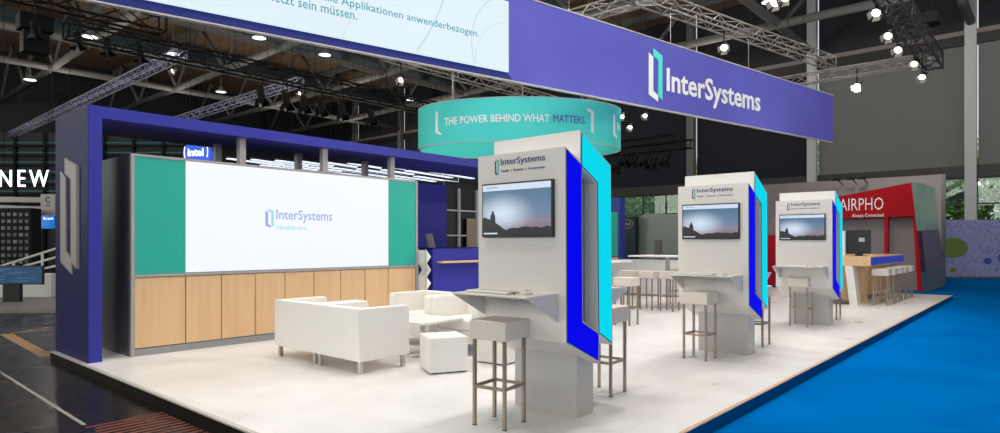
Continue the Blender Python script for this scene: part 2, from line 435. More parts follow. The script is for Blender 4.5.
# ------------------------------------------------------------------ outside
o = MB().box((XW+.4, -30, -.4), (XW+45, 75, -.2)).build('lawn', 'lawn'); tag(o, 'grass strip outside behind the hall windows', 'lawn')
o = MB().box((XW+3, -12, -.2), (XW+3.3, 12, 2.2)).build('garden_wall', 'fence'); tag(o, 'pale garden wall outside the windows, below the trees', 'wall')
def tree(x, y, h, r, label, seed):
    rnd = random.Random(seed)
    t = thing('leafy_tree', label, 'tree', (x, y, -.2), 0, 'trees outside the hall windows')
    tr = MB().bar((0, 0, 0), (.1, 0, h*.45), .22, 8, .14)
    br = MB()
    for k in range(7):
        a = rnd.uniform(0, 2*PI); z = h*rnd.uniform(.25, .5)
        br.bar((0, 0, z), (math.cos(a)*r*.7, math.sin(a)*r*.7, z+h*.25), .07, 5, .03)
    tr.build('trunk', 'bark', t); br.build('branches', 'bark', t)
    lf = MB()
    for k in range(9000):
        a = rnd.uniform(0, 2*PI); b = rnd.uniform(-1, 1); rr = r*rnd.uniform(.45, 1)**.5
        c = Vector((rr*math.cos(a)*math.sqrt(1-b*b), rr*math.sin(a)*math.sqrt(1-b*b), h*.55+rr*b*.95))
        c += Vector((rnd.gauss(0, .2), rnd.gauss(0, .2), rnd.gauss(0, .2)))
        if c.z < .3: c.z = .3+rnd.random()
        s_ = rnd.uniform(.11, .22)
        u_ = Vector((rnd.gauss(0, 1), rnd.gauss(0, 1), rnd.gauss(0, 1))).normalized(); v_ = u_.orthogonal().normalized()
        lf.poly([c-u_*s_, c+v_*s_*.5, c+u_*s_, c-v_*s_*.5], [(0, 1, 2, 3)])
    lf.build('foliage', 'foliage', t)
for i, (x, y, h, r, l) in enumerate(((52, 1.5, 9.5, 4.2, 'leafy tree behind the windows at the right picture edge'), (50, 7.6, 9, 3.9, 'leafy tree outside, left of the white right-hand column'),
        (53, 14, 10, 4.2, 'leafy tree outside behind the middle light kiosk'), (51, 21.5, 9, 4.0, 'leafy tree outside, just right of the middle kiosk gap'),
        (52, 24.7, 9.5, 4.0, 'leafy tree outside just left of the middle kiosk top'), (52, 31.6, 9.5, 4.0, 'leafy tree outside beside the blue framed tower'),
        (50, 28, 9, 4.0, 'leafy tree seen through the window above the smoky glass booth'), (53, 35, 10, 4.4, 'leafy tree outside behind the nearest kiosk'),
        (50, -6, 9, 4.0, 'leafy tree outside beyond the right picture edge'))):
    tree(x, y, h, r, l, 100+i)

# ------------------------------------------------------------------ carpets and platform
o = MB().box((-6, -14, -.11), (39.4, 2.04, -.104)).build('blue_carpet', 'carpet'); tag(o, 'bright blue carpet of the aisle along the right edge of the white platform', 'carpet')
o = MB().box((20.64, 2.04, -.11), (39.4, 9.75, -.104)).build('blue_carpet', 'carpet'); tag(o, 'blue carpet around the foot of the red booth behind the platform end', 'carpet')
st = thing('exhibition_platform', 'low white exhibition platform carrying the whole stand', 'platform', (0, 0, 0))
MB().box((2.31, 2.085, -.10), (20.6, 9.75, 0)).build('deck', 'deck', st)
MB().box((2.27, 2.05, -.11), (2.31, 9.76, -.012)).build('black_skirt', 'black_skirt', st)
MB().box((2.266, 2.05, -.012), (2.30, 9.76, .003)).build('edge_trim', 'trim', st)
MB().box((2.31, 2.045, -.11), (20.64, 2.085, -.006)).build('blue_skirt', 'carpet_side', st)
MB().box((2.33, 2.05, -.006), (20.64, 2.075, .003)).build('edge_trim', 'maple', st)
MB().box((20.6, 2.085, -.11), (20.64, 9.76, -.006)).build('end_skirt', 'black_skirt', st)

# markings on the dark floor
def strip(name, p, q, wd, m, label, cat, z=-.108, group=None):
    p = Vector(p); q = Vector(q); d = (q-p).normalized(); n = Vector((-d.y, d.x, 0))*wd/2
    mb = MB(); vs = [p-n, q-n, q+n, p+n]
    mb.poly([(v.x, v.y, -.1099) for v in vs]+[(v.x, v.y, z) for v in vs], [(0, 3, 2, 1), (4, 5, 6, 7), (0, 1, 5, 4), (1, 2, 6, 5), (2, 3, 7, 6), (3, 0, 4, 7)])
    return tag(mb.build(name, m), label, cat, group)
strip('floor_tape', gz(6, 334, -.11), gz(47, 356, -.11), .16, 'yellow_tape', 'ochre tape stripe on the dark floor running towards the portal corner', 'tape')
strip('floor_tape', gz(14, 333, -.11), gz(50, 328, -.11), .12, 'yellow_tape', 'thin ochre tape stripe on the dark floor left of the pillar, pointing right', 'tape')
strip('floor_line', gz(0, 372, -.11), gz(102, 436, -.11), .03, 'pale_line', 'long thin pale line across the dark hall floor', 'floor line')
gr = thing('floor_grating', 'rust-red slatted grating in the dark floor at the platform edge', 'grating', (1.90, 5.45, -.11))
MB().box((-.30, -.62, 0), (.34, .58, .003)).build('grating_bed', 'hall_floor', gr)
for k in range(13):
    MB().box((-.28+.02*(k%3), -.60+k*.088, .003), (.32, -.565+k*.088, .007)).build('grating_bar', 'rust', gr)

# ------------------------------------------------------------------ portal
pt = thing('indigo_portal', 'large indigo painted portal frame spanning over the screen wall', 'portal', (2.33, 8.42, 0))
D = 1.32
MB().box((0, 0, 0), (.14, D, 3.01)).build('pillar', 'indigo', pt)
MB().box((.14, 0, 2.87), (10.4, D, 3.01)).build('beam', 'indigo', pt)
MB().box((10.4, 0, 0), (10.54, D, 3.01)).build('pillar', 'indigo', pt)
MB().box((5.15, D-.02, 0), (6.98, D+.08, 2.62)).build('rear_panel', 'indigo', pt)
MB().box((8.6, D-.02, 0), (10.4, D+.08, 2.62)).build('rear_panel', 'indigo', pt)
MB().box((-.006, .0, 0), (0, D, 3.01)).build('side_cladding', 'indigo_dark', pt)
# raised door mark on the outer face of the near pillar
lo = [(x*.70, y*1.44) for x, y in LOGO_L]; lr = [(x*.70, y*1.44) for x, y in LOGO_R]
fnp = lambda a, b, t: (-t-.006, 9.44-8.42-a, 1.02+b)
a1 = MB().prism(lo, fnp, 0, .022).build('logo_left_bracket', 'grey_txt', pt); a1['label'] = 'warm grey raised left half of the door mark'
a2 = MB().prism(lr, fnp, 0, .035).build('logo_right_bracket', 'grey_txt', pt); a2['label'] = 'warm grey raised right half of the door mark'

# ------------------------------------------------------------------ screen wall with cupboards
XA, XB, YF, YB, ZT = 2.80, 7.42, 8.48, 9.55, 2.50
sw = thing('screen_wall', 'graphite wall unit with LED screen between teal panels over maple cupboards', 'wall unit', (XA, YF, 0))
Wd = XB-XA
MB().box((0, .06, 0), (Wd, YB-YF, ZT)).build('carcass', 'graphite', sw)
for (x0, x1) in ((0, .04), (Wd-.04, Wd)):
    MB().box((x0, 0, 0), (x1, .06, ZT)).build('frame_upright', 'frame', sw)
MB().box((.04, 0, ZT-.03), (Wd-.04, .06, ZT)).build('frame_top', 'frame', sw)
MB().box((.04, 0, .975), (Wd-.04, .06, 1.01)).build('frame_rail', 'frame', sw)
MB().box((.04, .015, 0), (Wd-.04, .06, .09)).build('plinth', 'plinth', sw)
xs = [.04, .65, 1.12, 1.60, 2.06, 2.54, 3.02, 3.49, 3.97, Wd-.04]
for i in range(9):
    dr = MB().box((xs[i]+.006, .012, .10), (xs[i+1]-.006, .06, .968)).build('door', 'maple', sw, .002, 1)
MB().box((.04, .01, 1.012), (.648, .058, ZT-.03)).build('teal_panel', 'teal', sw)
MB().box((3.972, .01, 1.012), (Wd-.04, .058, ZT-.03)).build('teal_panel', 'teal', sw)
sc = MB().box((.652, .006, 1.018), (3.968, .058, ZT-.034)).build('led_screen', 'led', sw)
# screen writing
xl = atY(265.5, 230, YF).x-XA
logo((xl, .004, 1.62), (1, 0, 0), .13, .27, 'led_lav', 'led_aqua', sc, .002)
text('InterSystems', (xl+.17, .004, 1.70), (1, 0, 0), .94, .19, 'led_lav', sc, bold=.012, depth=.002)
text('Healthcare', (xl+.17, .004, 1.595), (1, 0, 0), .50, .065, 'led_aqua', sc, bold=.005, depth=.002)
# posts up to the beam
pn = {0: 'front', 1: 'rear'}
post0 = None
for (x, lab) in ((4.24, 'near its left corner'), (5.57, 'in the middle'), (6.90, 'near its right end')):
    for r_, y in ((0, 8.58), (1, 9.32)):
        l = 'grey post in the %s row atop the screen wall, %s' % (pn[r_], lab)
        if post0 is None:
            p_ = thing('square_post', l, 'post', (x, y, ZT), 0, 'posts between screen wall and portal beam')
            MB().box((-.045, -.045, .01), (.045, .045, .362)).build('shaft', 'frame', p_)
            MB().box((-.06, -.06, 0), (.06, .06, .01)).build('foot_plate', 'frame', p_)
            MB().box((-.06, -.06, .362), (.06, .06, .37)).build('head_plate', 'frame', p_)
            post0 = p_
        else: dup(post0, (x, y, ZT), 0, l)

# ------------------------------------------------------------------ armchairs (local: faces +x, back at -x)
def armchair(label, loc, rz):
    t = thing('armchair', label, 'armchair', loc, rz, 'white cube armchairs of the lounge')
    w_, d_ = .865, .69; h = w_/2
    arm = [(-d_/2, .135), (d_/2, .135), (d_/2, .655), (d_/2-.008, .678), (d_/2-.024, .694), (d_/2-.045, .70), (-d_/2, .70)]
    shell = MB().prism(arm, lambda a, b, t_: (a, t_, b), -h, h).build('shell', 'leather', t)
    cut = MB().box((-d_/2+.13, -h+.115, .0), (d_/2+.2, h-.115, .9)).build('cut', 'leather', t)
    bo = shell.modifiers.new('b', 'BOOLEAN'); bo.object = cut; bo.operation = 'DIFFERENCE'; bo.solver = 'EXACT'
    dg = bpy.context.evaluated_depsgraph_get(); dg.update()
    me_ = bpy.data.meshes.new_from_object(shell.evaluated_get(dg)); shell.modifiers.clear(); shell.data = me_
    bpy.data.objects.remove(cut)
    bv = shell.modifiers.new('bevel', 'BEVEL'); bv.width = .014; bv.segments = 3; bv.limit_method = 'ANGLE'
    for p_ in me_.polygons: p_.use_smooth = True
    shell.modifiers.new('wn', 'WEIGHTED_NORMAL')
    MB().box((-d_/2+.13, -h+.115, .135), (d_/2-.01, h-.115, .29)).build('seat_base', 'leather', t, .008)
    MB().box((-d_/2+.13, -h+.117, .29), (d_/2-.005, h-.117, .43)).build('seat_cushion', 'leather', t, .025)
    for sx in (-1, 1):
        for sy in (-1, 1):
            x = sx*(d_/2-.055); y = sy*(h-.055)
            MB().box((x-.022, y-.022, 0), (x+.022, y+.022, .135)).build('leg', 'steel', t, .003, 1)
    return t
ac = armchair('white leather armchair seen from behind, nearest the glass-free front of the lounge, right one of the front pair', (4.355, 5.945, 0), 0)
ac['label'] = 'white leather armchair with its back to the viewer, right one of the front pair'
dup(ac, (4.36, 6.83, 0), math.radians(1), 'white leather armchair with its back to the viewer, left one of the front pair')
dup(ac, (5.99, 6.635, 0), PI, 'white leather armchair facing the viewer, against the end of the screen wall')
dup(ac, (5.99, 5.765, 0), PI, 'white leather armchair facing the viewer, right of the back pair and behind the ottoman')
def cube(label, loc, rz):
    t = thing('cube_ottoman', label, 'ottoman', loc, rz, 'white cube ottomans')
    MB().box((-.215, -.215, 0.012), (.215, .215, .39)).build('body', 'leather', t, .016)
    MB().box((-.19, -.19, 0), (.19, .19, .012)).build('base_plate', 'black', t)
    return t
cu0 = cube('white leather cube ottoman standing in front of the low table', (4.81, 5.07, 0), math.radians(-27))
dup(cu0, (5.60, 4.93, 0), math.radians(6), 'white leather cube ottoman half hidden behind the nearest bar stool')
tb = thing('coffee_table', 'low square white table on a round steel foot among the armchairs', 'table', (5.27, 5.93, 0), math.radians(3))
MB().box((-.36, -.36, .43), (.36, .36, .458)).build('tabletop', 'white2', tb, .004)
MB().bar((0, 0, .015), (0, 0, .43), .032, 16).build('column', 'chrome', tb, smooth=True)
MB().lathe([(.001, 0), (.20, 0), (.20, .008), (.12, .016), (.03, .022), (.001, .022)], n=32).build('foot_disc', 'chrome', tb, smooth=True)

# ------------------------------------------------------------------ bar stools
def stool(label, loc, rz, group='bar stools at the kiosks', seat='stool_seat'):
    t = thing('bar_stool', label, 'bar stool', loc, rz, group)
    a = .137; k = .0125
    MB().box((-.168, -.168, .665), (.168, .168, .812)).build('seat', seat, t, .012)
    for sx, sy in ((-1, -1), (-1, 1), (1, -1), (1, 1)):
        MB().box((sx*a-k, sy*a-k, .006), (sx*a+k, sy*a+k, .665)).build('leg', 'metal', t, .002, 1)
        MB().box((sx*a-k-.001, sy*a-k-.001, 0), (sx*a+k+.001, sy*a+k+.001, .006)).build('foot_cap', 'black', t)
    fr = MB()
    for s_ in (-1, 1):
        MB().box((-a+k, s_*a-k*.8, .29), (a-k, s_*a+k*.8, .312)).build('footrest_bar', 'metal', t)
        MB().box((s_*a-k*.8, -a+k, .29), (s_*a+k*.8, a-k, .312)).build('footrest_bar', 'metal', t)
    return t
s0 = stool('cream leather bar stool with bronze legs in front of the nearest kiosk', (3.665, 3.235, 0), math.radians(8))
dup(s0, (5.10, 3.18, 0), math.radians(3), 'cream bar stool behind the nearest kiosk, half hidden by its cyan light panel')
dup(s0, (7.345, 3.24, 0), 0, 'cream bar stool in front of the middle kiosk')
dup(s0, (8.86, 3.10, 0), 0, 'cream bar stool behind the middle kiosk, only its legs showing')
dup(s0, (11.41, 3.24, 0), 0, 'cream bar stool in front of the farthest kiosk')
dup(s0, (12.78, 3.12, 0), 0, 'cream bar stool behind the farthest kiosk, only its legs showing')

# ------------------------------------------------------------------ kiosks
KW = .89
def offset(poly, d):
    n = len(poly); out = []
    area = sum(poly[i][0]*poly[(i+1) % n][1]-poly[(i+1) % n][0]*poly[i][1] for i in range(n))
    s_ = 1 if area > 0 else -1
    for i in range(n):
        p0 = Vector(poly[i-1]); p1 = Vector(poly[i]); p2 = Vector(poly[(i+1) % n])
        e1 = (p1-p0).normalized(); e2 = (p2-p1).normalized()
        n1 = Vector((e1.y, -e1.x))*s_; n2 = Vector((e2.y, -e2.x))*s_
        b = (n1+n2); L = b.length_squared
        out.append(tuple(p1+b*(2*d/L)))
    return out
PA = [(-.01, 2.10), (.19, 2.00), (.20, .79), (.43, .675), (.43, .46), (.0, .66)]
PB = [(.19, 2.25), (.61, 2.03), (.63, .58), (.435, .685), (.415, 1.88), (.19, 1.995)]
def kiosk(loc, label):
    t = thing('demo_kiosk', label, 'kiosk', loc, 0, 'demonstration kiosks along the platform edge')
    fn = lambda a, b, t_: (a, t_, b)
    fa = MB().prism(offset(PA, .012), fn, 0, KW).build('front_bracket_body', 'white', t)
    MB().prism(offset(PB, .011), fn, 0.001, KW-.001).build('rear_bracket_body', 'white2', t)
    MB().prism([(.18, 2.0), (.45, 1.85), (.45, .66), (.18, .82)], fn, .10, KW-.10).build('recess_panel', 'grey_core', t)
    for y in (.075, KW-.075):
        MB().box((.33, y-.02, .74), (.355, y+.02, 1.93)).build('recess_rib', 'frame', t)
    MB().prism([(.31, 0), (.55, 0), (.55, .62), (.43, .44), (.31, .53)], fn, .125, KW-.125).build('base', 'grey_core', t)
    for sgn, y0 in ((-1, 0), (1, KW)):
        for nm, P, mm in (('blue_light_panel', PA, 'blue_light'), ('cyan_light_panel', PB, 'cyan_light')):
            MB().prism(P, fn, y0, y0+sgn*.004).build('panel_edging', 'black', t)
            MB().prism(offset(P, -.006), fn, y0+sgn*.004, y0+sgn*.007).build(nm, mm, t)
    # fold-out shelves front and rear
    for side in (-1, 1):
        sx = (lambda v: v) if side < 0 else (lambda v: .62-v)
        x0 = -.01 if side < 0 else -.01
        sh = MB().prism([(sx(-.005), 1.0), (sx(-.385), 1.0), (sx(-.385), 1.012), (sx(-.005), 1.02)], fn, .07, KW-.06).build('shelf', 'white', t)
        for y in (.07, KW-.072):
            MB().prism([(sx(-.005), 1.0), (sx(-.38), 1.0), (sx(-.005), .80)], fn, y, y+.012).build('bracket', 'white', sh)
        if side < 0:
            for j in range(7):
                c = Vector((sx(-.20), .26+j*.075, .992))
                hk = MB(); R_ = .02
                pts = [c+Vector((0, R_*math.cos(a), R_*math.sin(a)-R_*.6)) for a in [PI*(1+q/8) for q in range(9)]]
                for q in range(8): hk.bar(pts[q], pts[q+1], .004, 5)
                hk.build('cable_hook', 'steel', sh)
    # writing
    lg = text('InterSystems', (-.024, .635, 2.015), (0, -1, 0), .45, .068, 'navy_txt', t, bold=.012, depth=.002)
    text('Health  |  Business  |  Government', (-.022, .630, 1.966), (0, -1, 0), .44, .028, 'navy_txt', t, bold=.0, depth=.002)
    logo((-.022, .70, 1.95), (0, -1, 0), .042, .135, 'navy_txt', 'teal_txt', t, .002)
    return t
KX = 3.86; KY = 2.735
kspots = ((KX, 'nearest'), (KX+3.73, 'middle'), (KX+7.49, 'farthest'))
k0 = None
for x, nm in kspots:
    l = '%s of the three white demo kiosks with blue and cyan light panels' % nm
    if k0 is None: k0 = kiosk((x, KY, 0), l)
    else: dup(k0, (x, KY, 0), 0, l)
# monitors on the kiosks (local y runs to the viewer's left, z up)
def monitor(loc, label):
    t = thing('wall_monitor', label, 'screen', loc, 0, 'monitors on the kiosks')
    MB().box((-.035, .0, .0), (-.0, .725, .437)).build('housing', 'black', t, .003, 1)
    scn = MB().box((-.037, .014, .018), (-.035,   .711, .423)).build('display', 'sunset', t)
    MB().box((-.0385, .014, .375), (-.037,   .711, .423)).build('header_bar', 'scr_bar', scn)
    text('InterSystems', (-.0390, .67, .390), (0, -1, 0), .12, .022, 'navy_txt', scn, depth=.0003)
    rock = [(.014, .018), (.711, .018), (.711, .15), (.69, .165), (.67, .155), (.65, .15), (.62, .14), (.58, .125), (.56, .11), (.53, .095), (.50, .075), (.47, .06), (.45, .058), (.42, .07), (.38, .075), (.33, .07), (.30, .08), (.25, .084), (.20, .075), (.15, .08), (.10, .07), (.05, .085), (.014, .08)]
    fnr = lambda a, b, t_: (-t_, a, b)
    MB().prism(rock, fnr, .037, .0384).build('rock_silhouette', 'scr_rock', scn)
    fig = [(.572, .11), (.574, .15), (.580, .180), (.590, .190), (.590, .205), (.597, .212), (.606, .212), (.613, .205), (.613, .190), (.624, .18), (.628, .15), (.632, .13)]
    MB().prism(fig, fnr, .037, .0386).build('figure_silhouette', 'scr_rock', scn)
    MB().box((-.0388, .55, .024), (-.037, .70, .036)).build('caption_bar', 'scr_bar', scn)
    return t
m0 = None
for x, nm in kspots:
    l = 'flat black monitor showing a sunset over rocks on the %s kiosk' % nm
    if m0 is None: m0 = monitor((x-.013, KY+.098, 1.447), l)
    else: dup(m0, (x-.013, KY+.098, 1.447), 0, l)
# keyboards and mice on the front shelves
kb0 = ms0 = None
for x, nm in kspots:
    l = 'flat white keyboard on the shelf of the %s kiosk' % nm
    if kb0 is None:
        kb0 = thing('keyboard', l, 'keyboard', (x-.22, KY+.55, 1.018), 0, 'keyboards on the kiosk shelves')
        MB().box((-.075, -.22, 0), (.075, .22, .012)).build('body', 'white2', kb0, .004, 2)
        ky = MB()
        for r_ in range(4):
            for c_ in range(14): ky.box((-.062+r_*.032, -.205+c_*.0295, .012), (-.062+r_*.032+.026, -.205+c_*.0295+.024, .016))
        ky.build('keys', 'white', kb0)
    else: dup(kb0, (x-.22, KY+.55, 1.018), 0, l)
    l = 'small white mouse beside the keyboard on the %s kiosk' % nm
    if ms0 is None:
        ms0 = thing('computer_mouse', l, 'mouse', (x-.2, KY+.21, 1.018), 0, 'mice on the kiosk shelves')
        MB().lathe([(.001, 0), (.03, 0), (.034, .012), (.026, .026), (.001, .032)], n=16).build('shell', 'white', ms0, smooth=True)
        MB().box((-.03, -.003, .028), (.005, .003, .034)).build('scroll_wheel', 'black', ms0)
    else: dup(ms0, (x-.2, KY+.21, 1.018), 0, l)
pn_ = thing('black_pen', 'black pen lying on the shelf of the nearest kiosk', 'pen', (KX-.25, KY+.30, 1.019), .6)
MB().bar((-.06, 0, .007), (.05, 0, .007), .007, 8).build('barrel', 'black', pn_); MB().bar((.05, 0, .007), (.065, 0, .007), .006, 8, .002).build('tip', 'steel', pn_)

# ------------------------------------------------------------------ blue reception counter and rear wall bits
rc = thing('reception_counter', 'tall indigo counter with a maple ledge behind the armchairs', 'counter', (7.84, 8.55, 0))
MB().box((0, 0, 0), (2.6, .75, 1.30)).build('body', 'indigo', rc, .004, 1)
MB().box((.10, -.16, 1.03), (2.5, 0, 1.065)).build('ledge', 'maple', rc)
MB().box((-.01, -.01, 1.30), (2.61, .76, 1.315)).build('countertop', 'indigo_dark', rc)
ls = thing('leaning_panel', 'small tilted metal-grey panel standing on the indigo counter', 'panel', (8.10, 8.85, 1.315), math.radians(-48))
MB().prism([(-.07, 0), (.07, 0), (.0, .26), (-.13, .26)], lambda a, b, t_: (a, t_+b*.12, b), 0, .012).build('plate', 'shelfgrey', ls)
MB().bar((-.02, .02, .15), (.0, .12, 0), .006, 6).build('prop', 'steel', ls)
# zigzag brochure stand
zs = thing('zigzag_brochure_stand', 'folding silver zigzag brochure stand at the end of the screen wall', 'brochure stand', (7.47, 8.38, 0), math.radians(0))
for i in range(5):
    z = .10+i*.235; pts_ = [(-.02, z), (.075, z+.118), (-.02, z+.235), (-.032, z+.235), (.055, z+.118), (-.032, z)]
    if i % 2: MB().prism(pts_, lambda a, b, t_: (a, t_, b), -.11, .11).build('folded_tray', 'white2', zs)
    else: MB().prism([(-.03, z), (.075, z+.118), (-.03, z+.235)], lambda a, b, t_: (a, t_, b), -.11, .11).build('folded_tray', 'white2', zs)
MB().box((-.07, -.13, 0), (.07, .13, .02)).build('base', 'steel', zs)
for y in (-.10, .10): MB().bar((-.045, y, .02), (-.045, y, 1.30), .008, 6).build('rail', 'steel', zs)
bs = thing('low_shelf', 'low dark shelf with orange boards between the brochure stand and indigo counter', 'shelf', (7.65, 9.42, 0))
for z in (.4, .72, 1.0): MB().box((-.12, -.15, z), (.40, .15, z+.03)).build('board', 'orange', bs)
for x in (-.12, .37): MB().box((x, -.15, 0), (x+.03, .15, 1.1)).build('side', 'black', bs)
# dark display window behind the counter
dw = thing('grid_window', 'dark window with white glazing bars behind the indigo counter', 'window', (9.45, 9.86, 0))
MB().box((0, .06, 0), (1.8, .12, 2.75)).build('dark_pane', 'black', dw)
for x in (.38, .95, 1.45): MB().box((x, 0, .3), (x+.04, .06, 2.6)).build('upright_bar', 'white2', dw)
for z in (.9, 1.55, 2.1): MB().box((.05, .0, z), (1.75, .055, z+.03)).build('cross_bar', 'white2', dw)
MB().box((.6, -.03, .4), (.9, 0, 1.95)).build('warm_panel', 'lit_room', dw)

# luminous ceiling tubes of the neighbouring stand
tg = None
k_ = 0
for row, (dy, n) in enumerate(((0, 9), (1, 9), (2, 8))):
    for j in range(n):
        px = 262+j*23+row*7; py = 163.5+row*5.0+j*.9
        a = atF(px, py, 24+row*1.3)
        dirv = Vector((CA, SA, 0))*.95+Vector((SA, -CA, 0))*.55
        l = '%s%s' % (('upper', 'middle', 'lower')[row], ('first', 'second', 'third', 'fourth', 'fifth', 'sixth', 'seventh', 'eighth', 'ninth')[j])
        l = '%s white tube light in the %s row of the stand behind the portal' % (('leftmost', 'second', 'third', 'fourth', 'fifth', 'sixth', 'seventh', 'eighth', 'ninth')[j], ('upper', 'middle', 'lower')[row])
        if tg is None:
            tg = thing('tube_light', l, 'light', a, math.atan2(dirv.y, dirv.x), 'tube lights of the neighbouring stand')
            MB().box((-1.5, -.05, .03), (1.5, .05, .10)).build('housing', 'black', tg)
            MB().box((-1.48, -.11, 0), (1.48, .11, .03)).build('diffuser', 'tube', tg)
            for x in (-1.2, 1.2): MB().bar((x, 0, .1), (x, 0, 11.5), .006, 5).build('hanger', 'blackmetal', tg)
        else: dup(tg, a, math.atan2(dirv.y, dirv.x), l)

# ------------------------------------------------------------------ round hanging sign
RC = Vector((.46*SA+15.0*CA, 15.0*SA-.46*CA, 0)); RA, RB = 2.40, 1.55
rg = thing('ring_sign', 'round turquoise fabric sign hanging over the stand', 'hanging sign', (RC.x, RC.y, 3.60))
ex = Vector((SA, -CA, 0)); ey = Vector((CA, SA, 0))            # across / away from the front side
NR = 96; HR = .92
def ell(th, rr=0): return ex*((RA+rr)*math.sin(th)) - ey*((RB+rr)*math.cos(th))
# arc-length table, th = 0 faces the front
TAB = [0.]; NT = 720
for i in range(NT):
    TAB.append(TAB[-1]+(ell(2*PI*(i+1)/NT)-ell(2*PI*i/NT)).length)
def th_of(sv):
    L = TAB[-1]; sv = sv % L
    lo_, hi = 0, NT
    while hi-lo_ > 1:
        md = (lo_+hi)//2
        if TAB[md] <= sv: lo_ = md
        else: hi = md
    return 2*PI*(lo_+(sv-TAB[lo_])/(TAB[hi]-TAB[lo_]))/NT
mb = MB(); vs = []; fs = []
for k in range(NR):
    th = 2*PI*k/NR; a = ell(th); b = ell(th, -.03)
    vs += [(a.x, a.y, 0), (a.x, a.y, HR), (b.x, b.y, HR), (b.x, b.y, 0)]
for k in range(NR):
    n = (k+1) % NR
    for j in range(4): fs.append((k*4+j, n*4+j, n*4+(j+1) % 4, k*4+(j+1) % 4))
mb.poly(vs, fs); mb.build('fabric_band', 'ring', rg)
for z in (-.012, HR):
    hp = MB(); vs = []; fs = []
    for k in range(NR):
        th = 2*PI*k/NR; a = ell(th, .006); b = ell(th, -.036)
        vs += [(a.x, a.y, z), (a.x, a.y, z+.014), (b.x, b.y, z+.014), (b.x, b.y, z)]
    for k in range(NR):
        n = (k+1) % NR
        for j in range(4): fs.append((k*4+j, n*4+j, n*4+(j+1) % 4, k*4+(j+1) % 4))
    hp.poly(vs, fs).build('rim_tube', 'trim', rg)
def ringwarp(s0, z0):
    def f(a, b, t):
        p = ell(th_of(s0+a), .004+t); return (p.x, p.y, z0+b)
    return f
def s_at_px(px):
    best = None
    for i in range(-200, 201):
        th = i/200*PI*.62
        p = RC+ell(th); F = p.x*CA+p.y*SA; R = p.x*SA-p.y*CA
        d = abs(500+FPX*R/F-px)
        if best is None or d < best[0]: best = (d, th)
    th = best[1]; L = TAB[-1]
    i = th/(2*PI)*NT
    if i < 0: i += NT
    s_ = TAB[int(i)]
    return s_ if th >= 0 else s_-L
sA, sB, sC, sD = s_at_px(445), s_at_px(550), s_at_px(553.5), s_at_px(586)
text('THE POWER BEHIND WHAT', None or (0, 0, 0), (1, 0, 0), sB-sA, .165, 'white_txt', rg, bold=.02, depth=.003, warp=ringwarp(sA, .39))
text('MATTERS.', (0, 0, 0), (1, 0, 0), sD-sC, .165, 'violet_txt', rg, bold=.0, depth=.003, warp=ringwarp(sC, .39))
def brk(px, flip):
    s_ = s_at_px(px); W_, H_ = .17, .52
    pts = [(0, 1), (.42, .90), (.42, .14), (1, .02), (1, -.06), (0, .06)] if not flip else [(0, 1.02), (1, .90), (1, -.06), (.58, .04), (.58, .82), (0, .92)]
    MB().prism([(x*W_, y*H_) for x, y in pts], ringwarp(s_, .22), 0, .004).build('bracket_mark', 'white_txt', rg)
brk(436, False); brk(588, True); brk(613.5, False)
text('IN', (0, 0, 0), (1, 0, 0), .22, .15, 'white_txt', rg, bold=.02, depth=.003, warp=ringwarp(s_at_px(617), .40))
for th in (.6, 2.4, 3.9, 5.6):
    p = ell(th, -.015); MB().bar((p.x, p.y, HR), (p.x, p.y, 6.45-3.60), .006, 5).build('suspension_wire', 'steel', rg)

# ------------------------------------------------------------------ long banner with LED screen
def fwd(R, F): return Vector((F*CA+R*SA, F*SA-R*CA, 0))
B1 = fwd(9.514, 18.0); B0 = fwd(.122, 11.0)              # at px 833 and px 507
bd = (B1-B0).normalized(); bl = (B1-B0).length
bn = Vector((bd.y, -bd.x, 0)); 
if bn.dot(-B0) < 0: bn = -bn
BL = 7.6                                                  # length left of px 507
def bz(s_): return 4.255+(4.286-4.255)*s_/bl              # bottom height along the banner
def tz(s_): return 5.80+(5.63-5.80)*s_/bl
ban = thing('hanging_banner', 'long violet banner with the door mark hanging over the front of the stand', 'banner', (B0.x, B0.y, 0))
def bp(s_, z, t): v = bd*s_+bn*t; return (v.x, v.y, z)
MB().poly([bp(-BL, bz(-BL), 0), bp(bl, bz(bl), 0), bp(bl, tz(bl), 0), bp(-BL, tz(-BL), 0), bp(-BL, bz(-BL), -.06), bp(bl, bz(bl), -.06), bp(bl, tz(bl), -.06), bp(-BL, tz(-BL), -.06)],
          [(0, 1, 2, 3), (7, 6, 5, 4), (0, 4, 5, 1), (1, 5, 6, 2), (2, 6, 7, 3), (3, 7, 4, 0)]).build('fabric_panel', 'banner', ban)
for zf in (bz, tz):
    MB().poly([bp(s_, zf(s_)+dz, t) for t in (.012, -.07) for s_, dz in ((-BL, -.02), (bl+.01, -.02), (bl+.01, .0), (-BL, .0))],
              [(0, 1, 2, 3), (7, 6, 5, 4), (0, 4, 5, 1), (1, 5, 6, 2), (2, 6, 7, 3), (3, 7, 4, 0)]).build('edge_rail', 'trim', ban)
def s_px(px):                                             # place along banner of a picture column
    lo_, hi = -BL, bl
    for _ in range(40):
        md = (lo_+hi)/2; p = B0+bd*md; F = p.x*CA+p.y*SA; R = p.x*SA-p.y*CA
        if 500+FPX*R/F < px: lo_ = md
        else: hi = md
    return lo_
def z_px(px, py):
    p = B0+bd*s_px(px); F = p.x*CA+p.y*SA; return EYE+(243-py)/FPX*F
sl0, sl1 = s_px(648.5), s_px(662)
def flat(s0_, z0): return lambda a, b, t: bp(s0_+a, z0+b, .003+t)
logo((0, 0, 0), (1, 0, 0), sl1-sl0, z_px(655, 48)-z_px(655, 100), 'white_txt', 'ring', ban, .01, warp=flat(sl0, z_px(655, 101)))
st0, st1 = s_px(666.5), s_px(760)
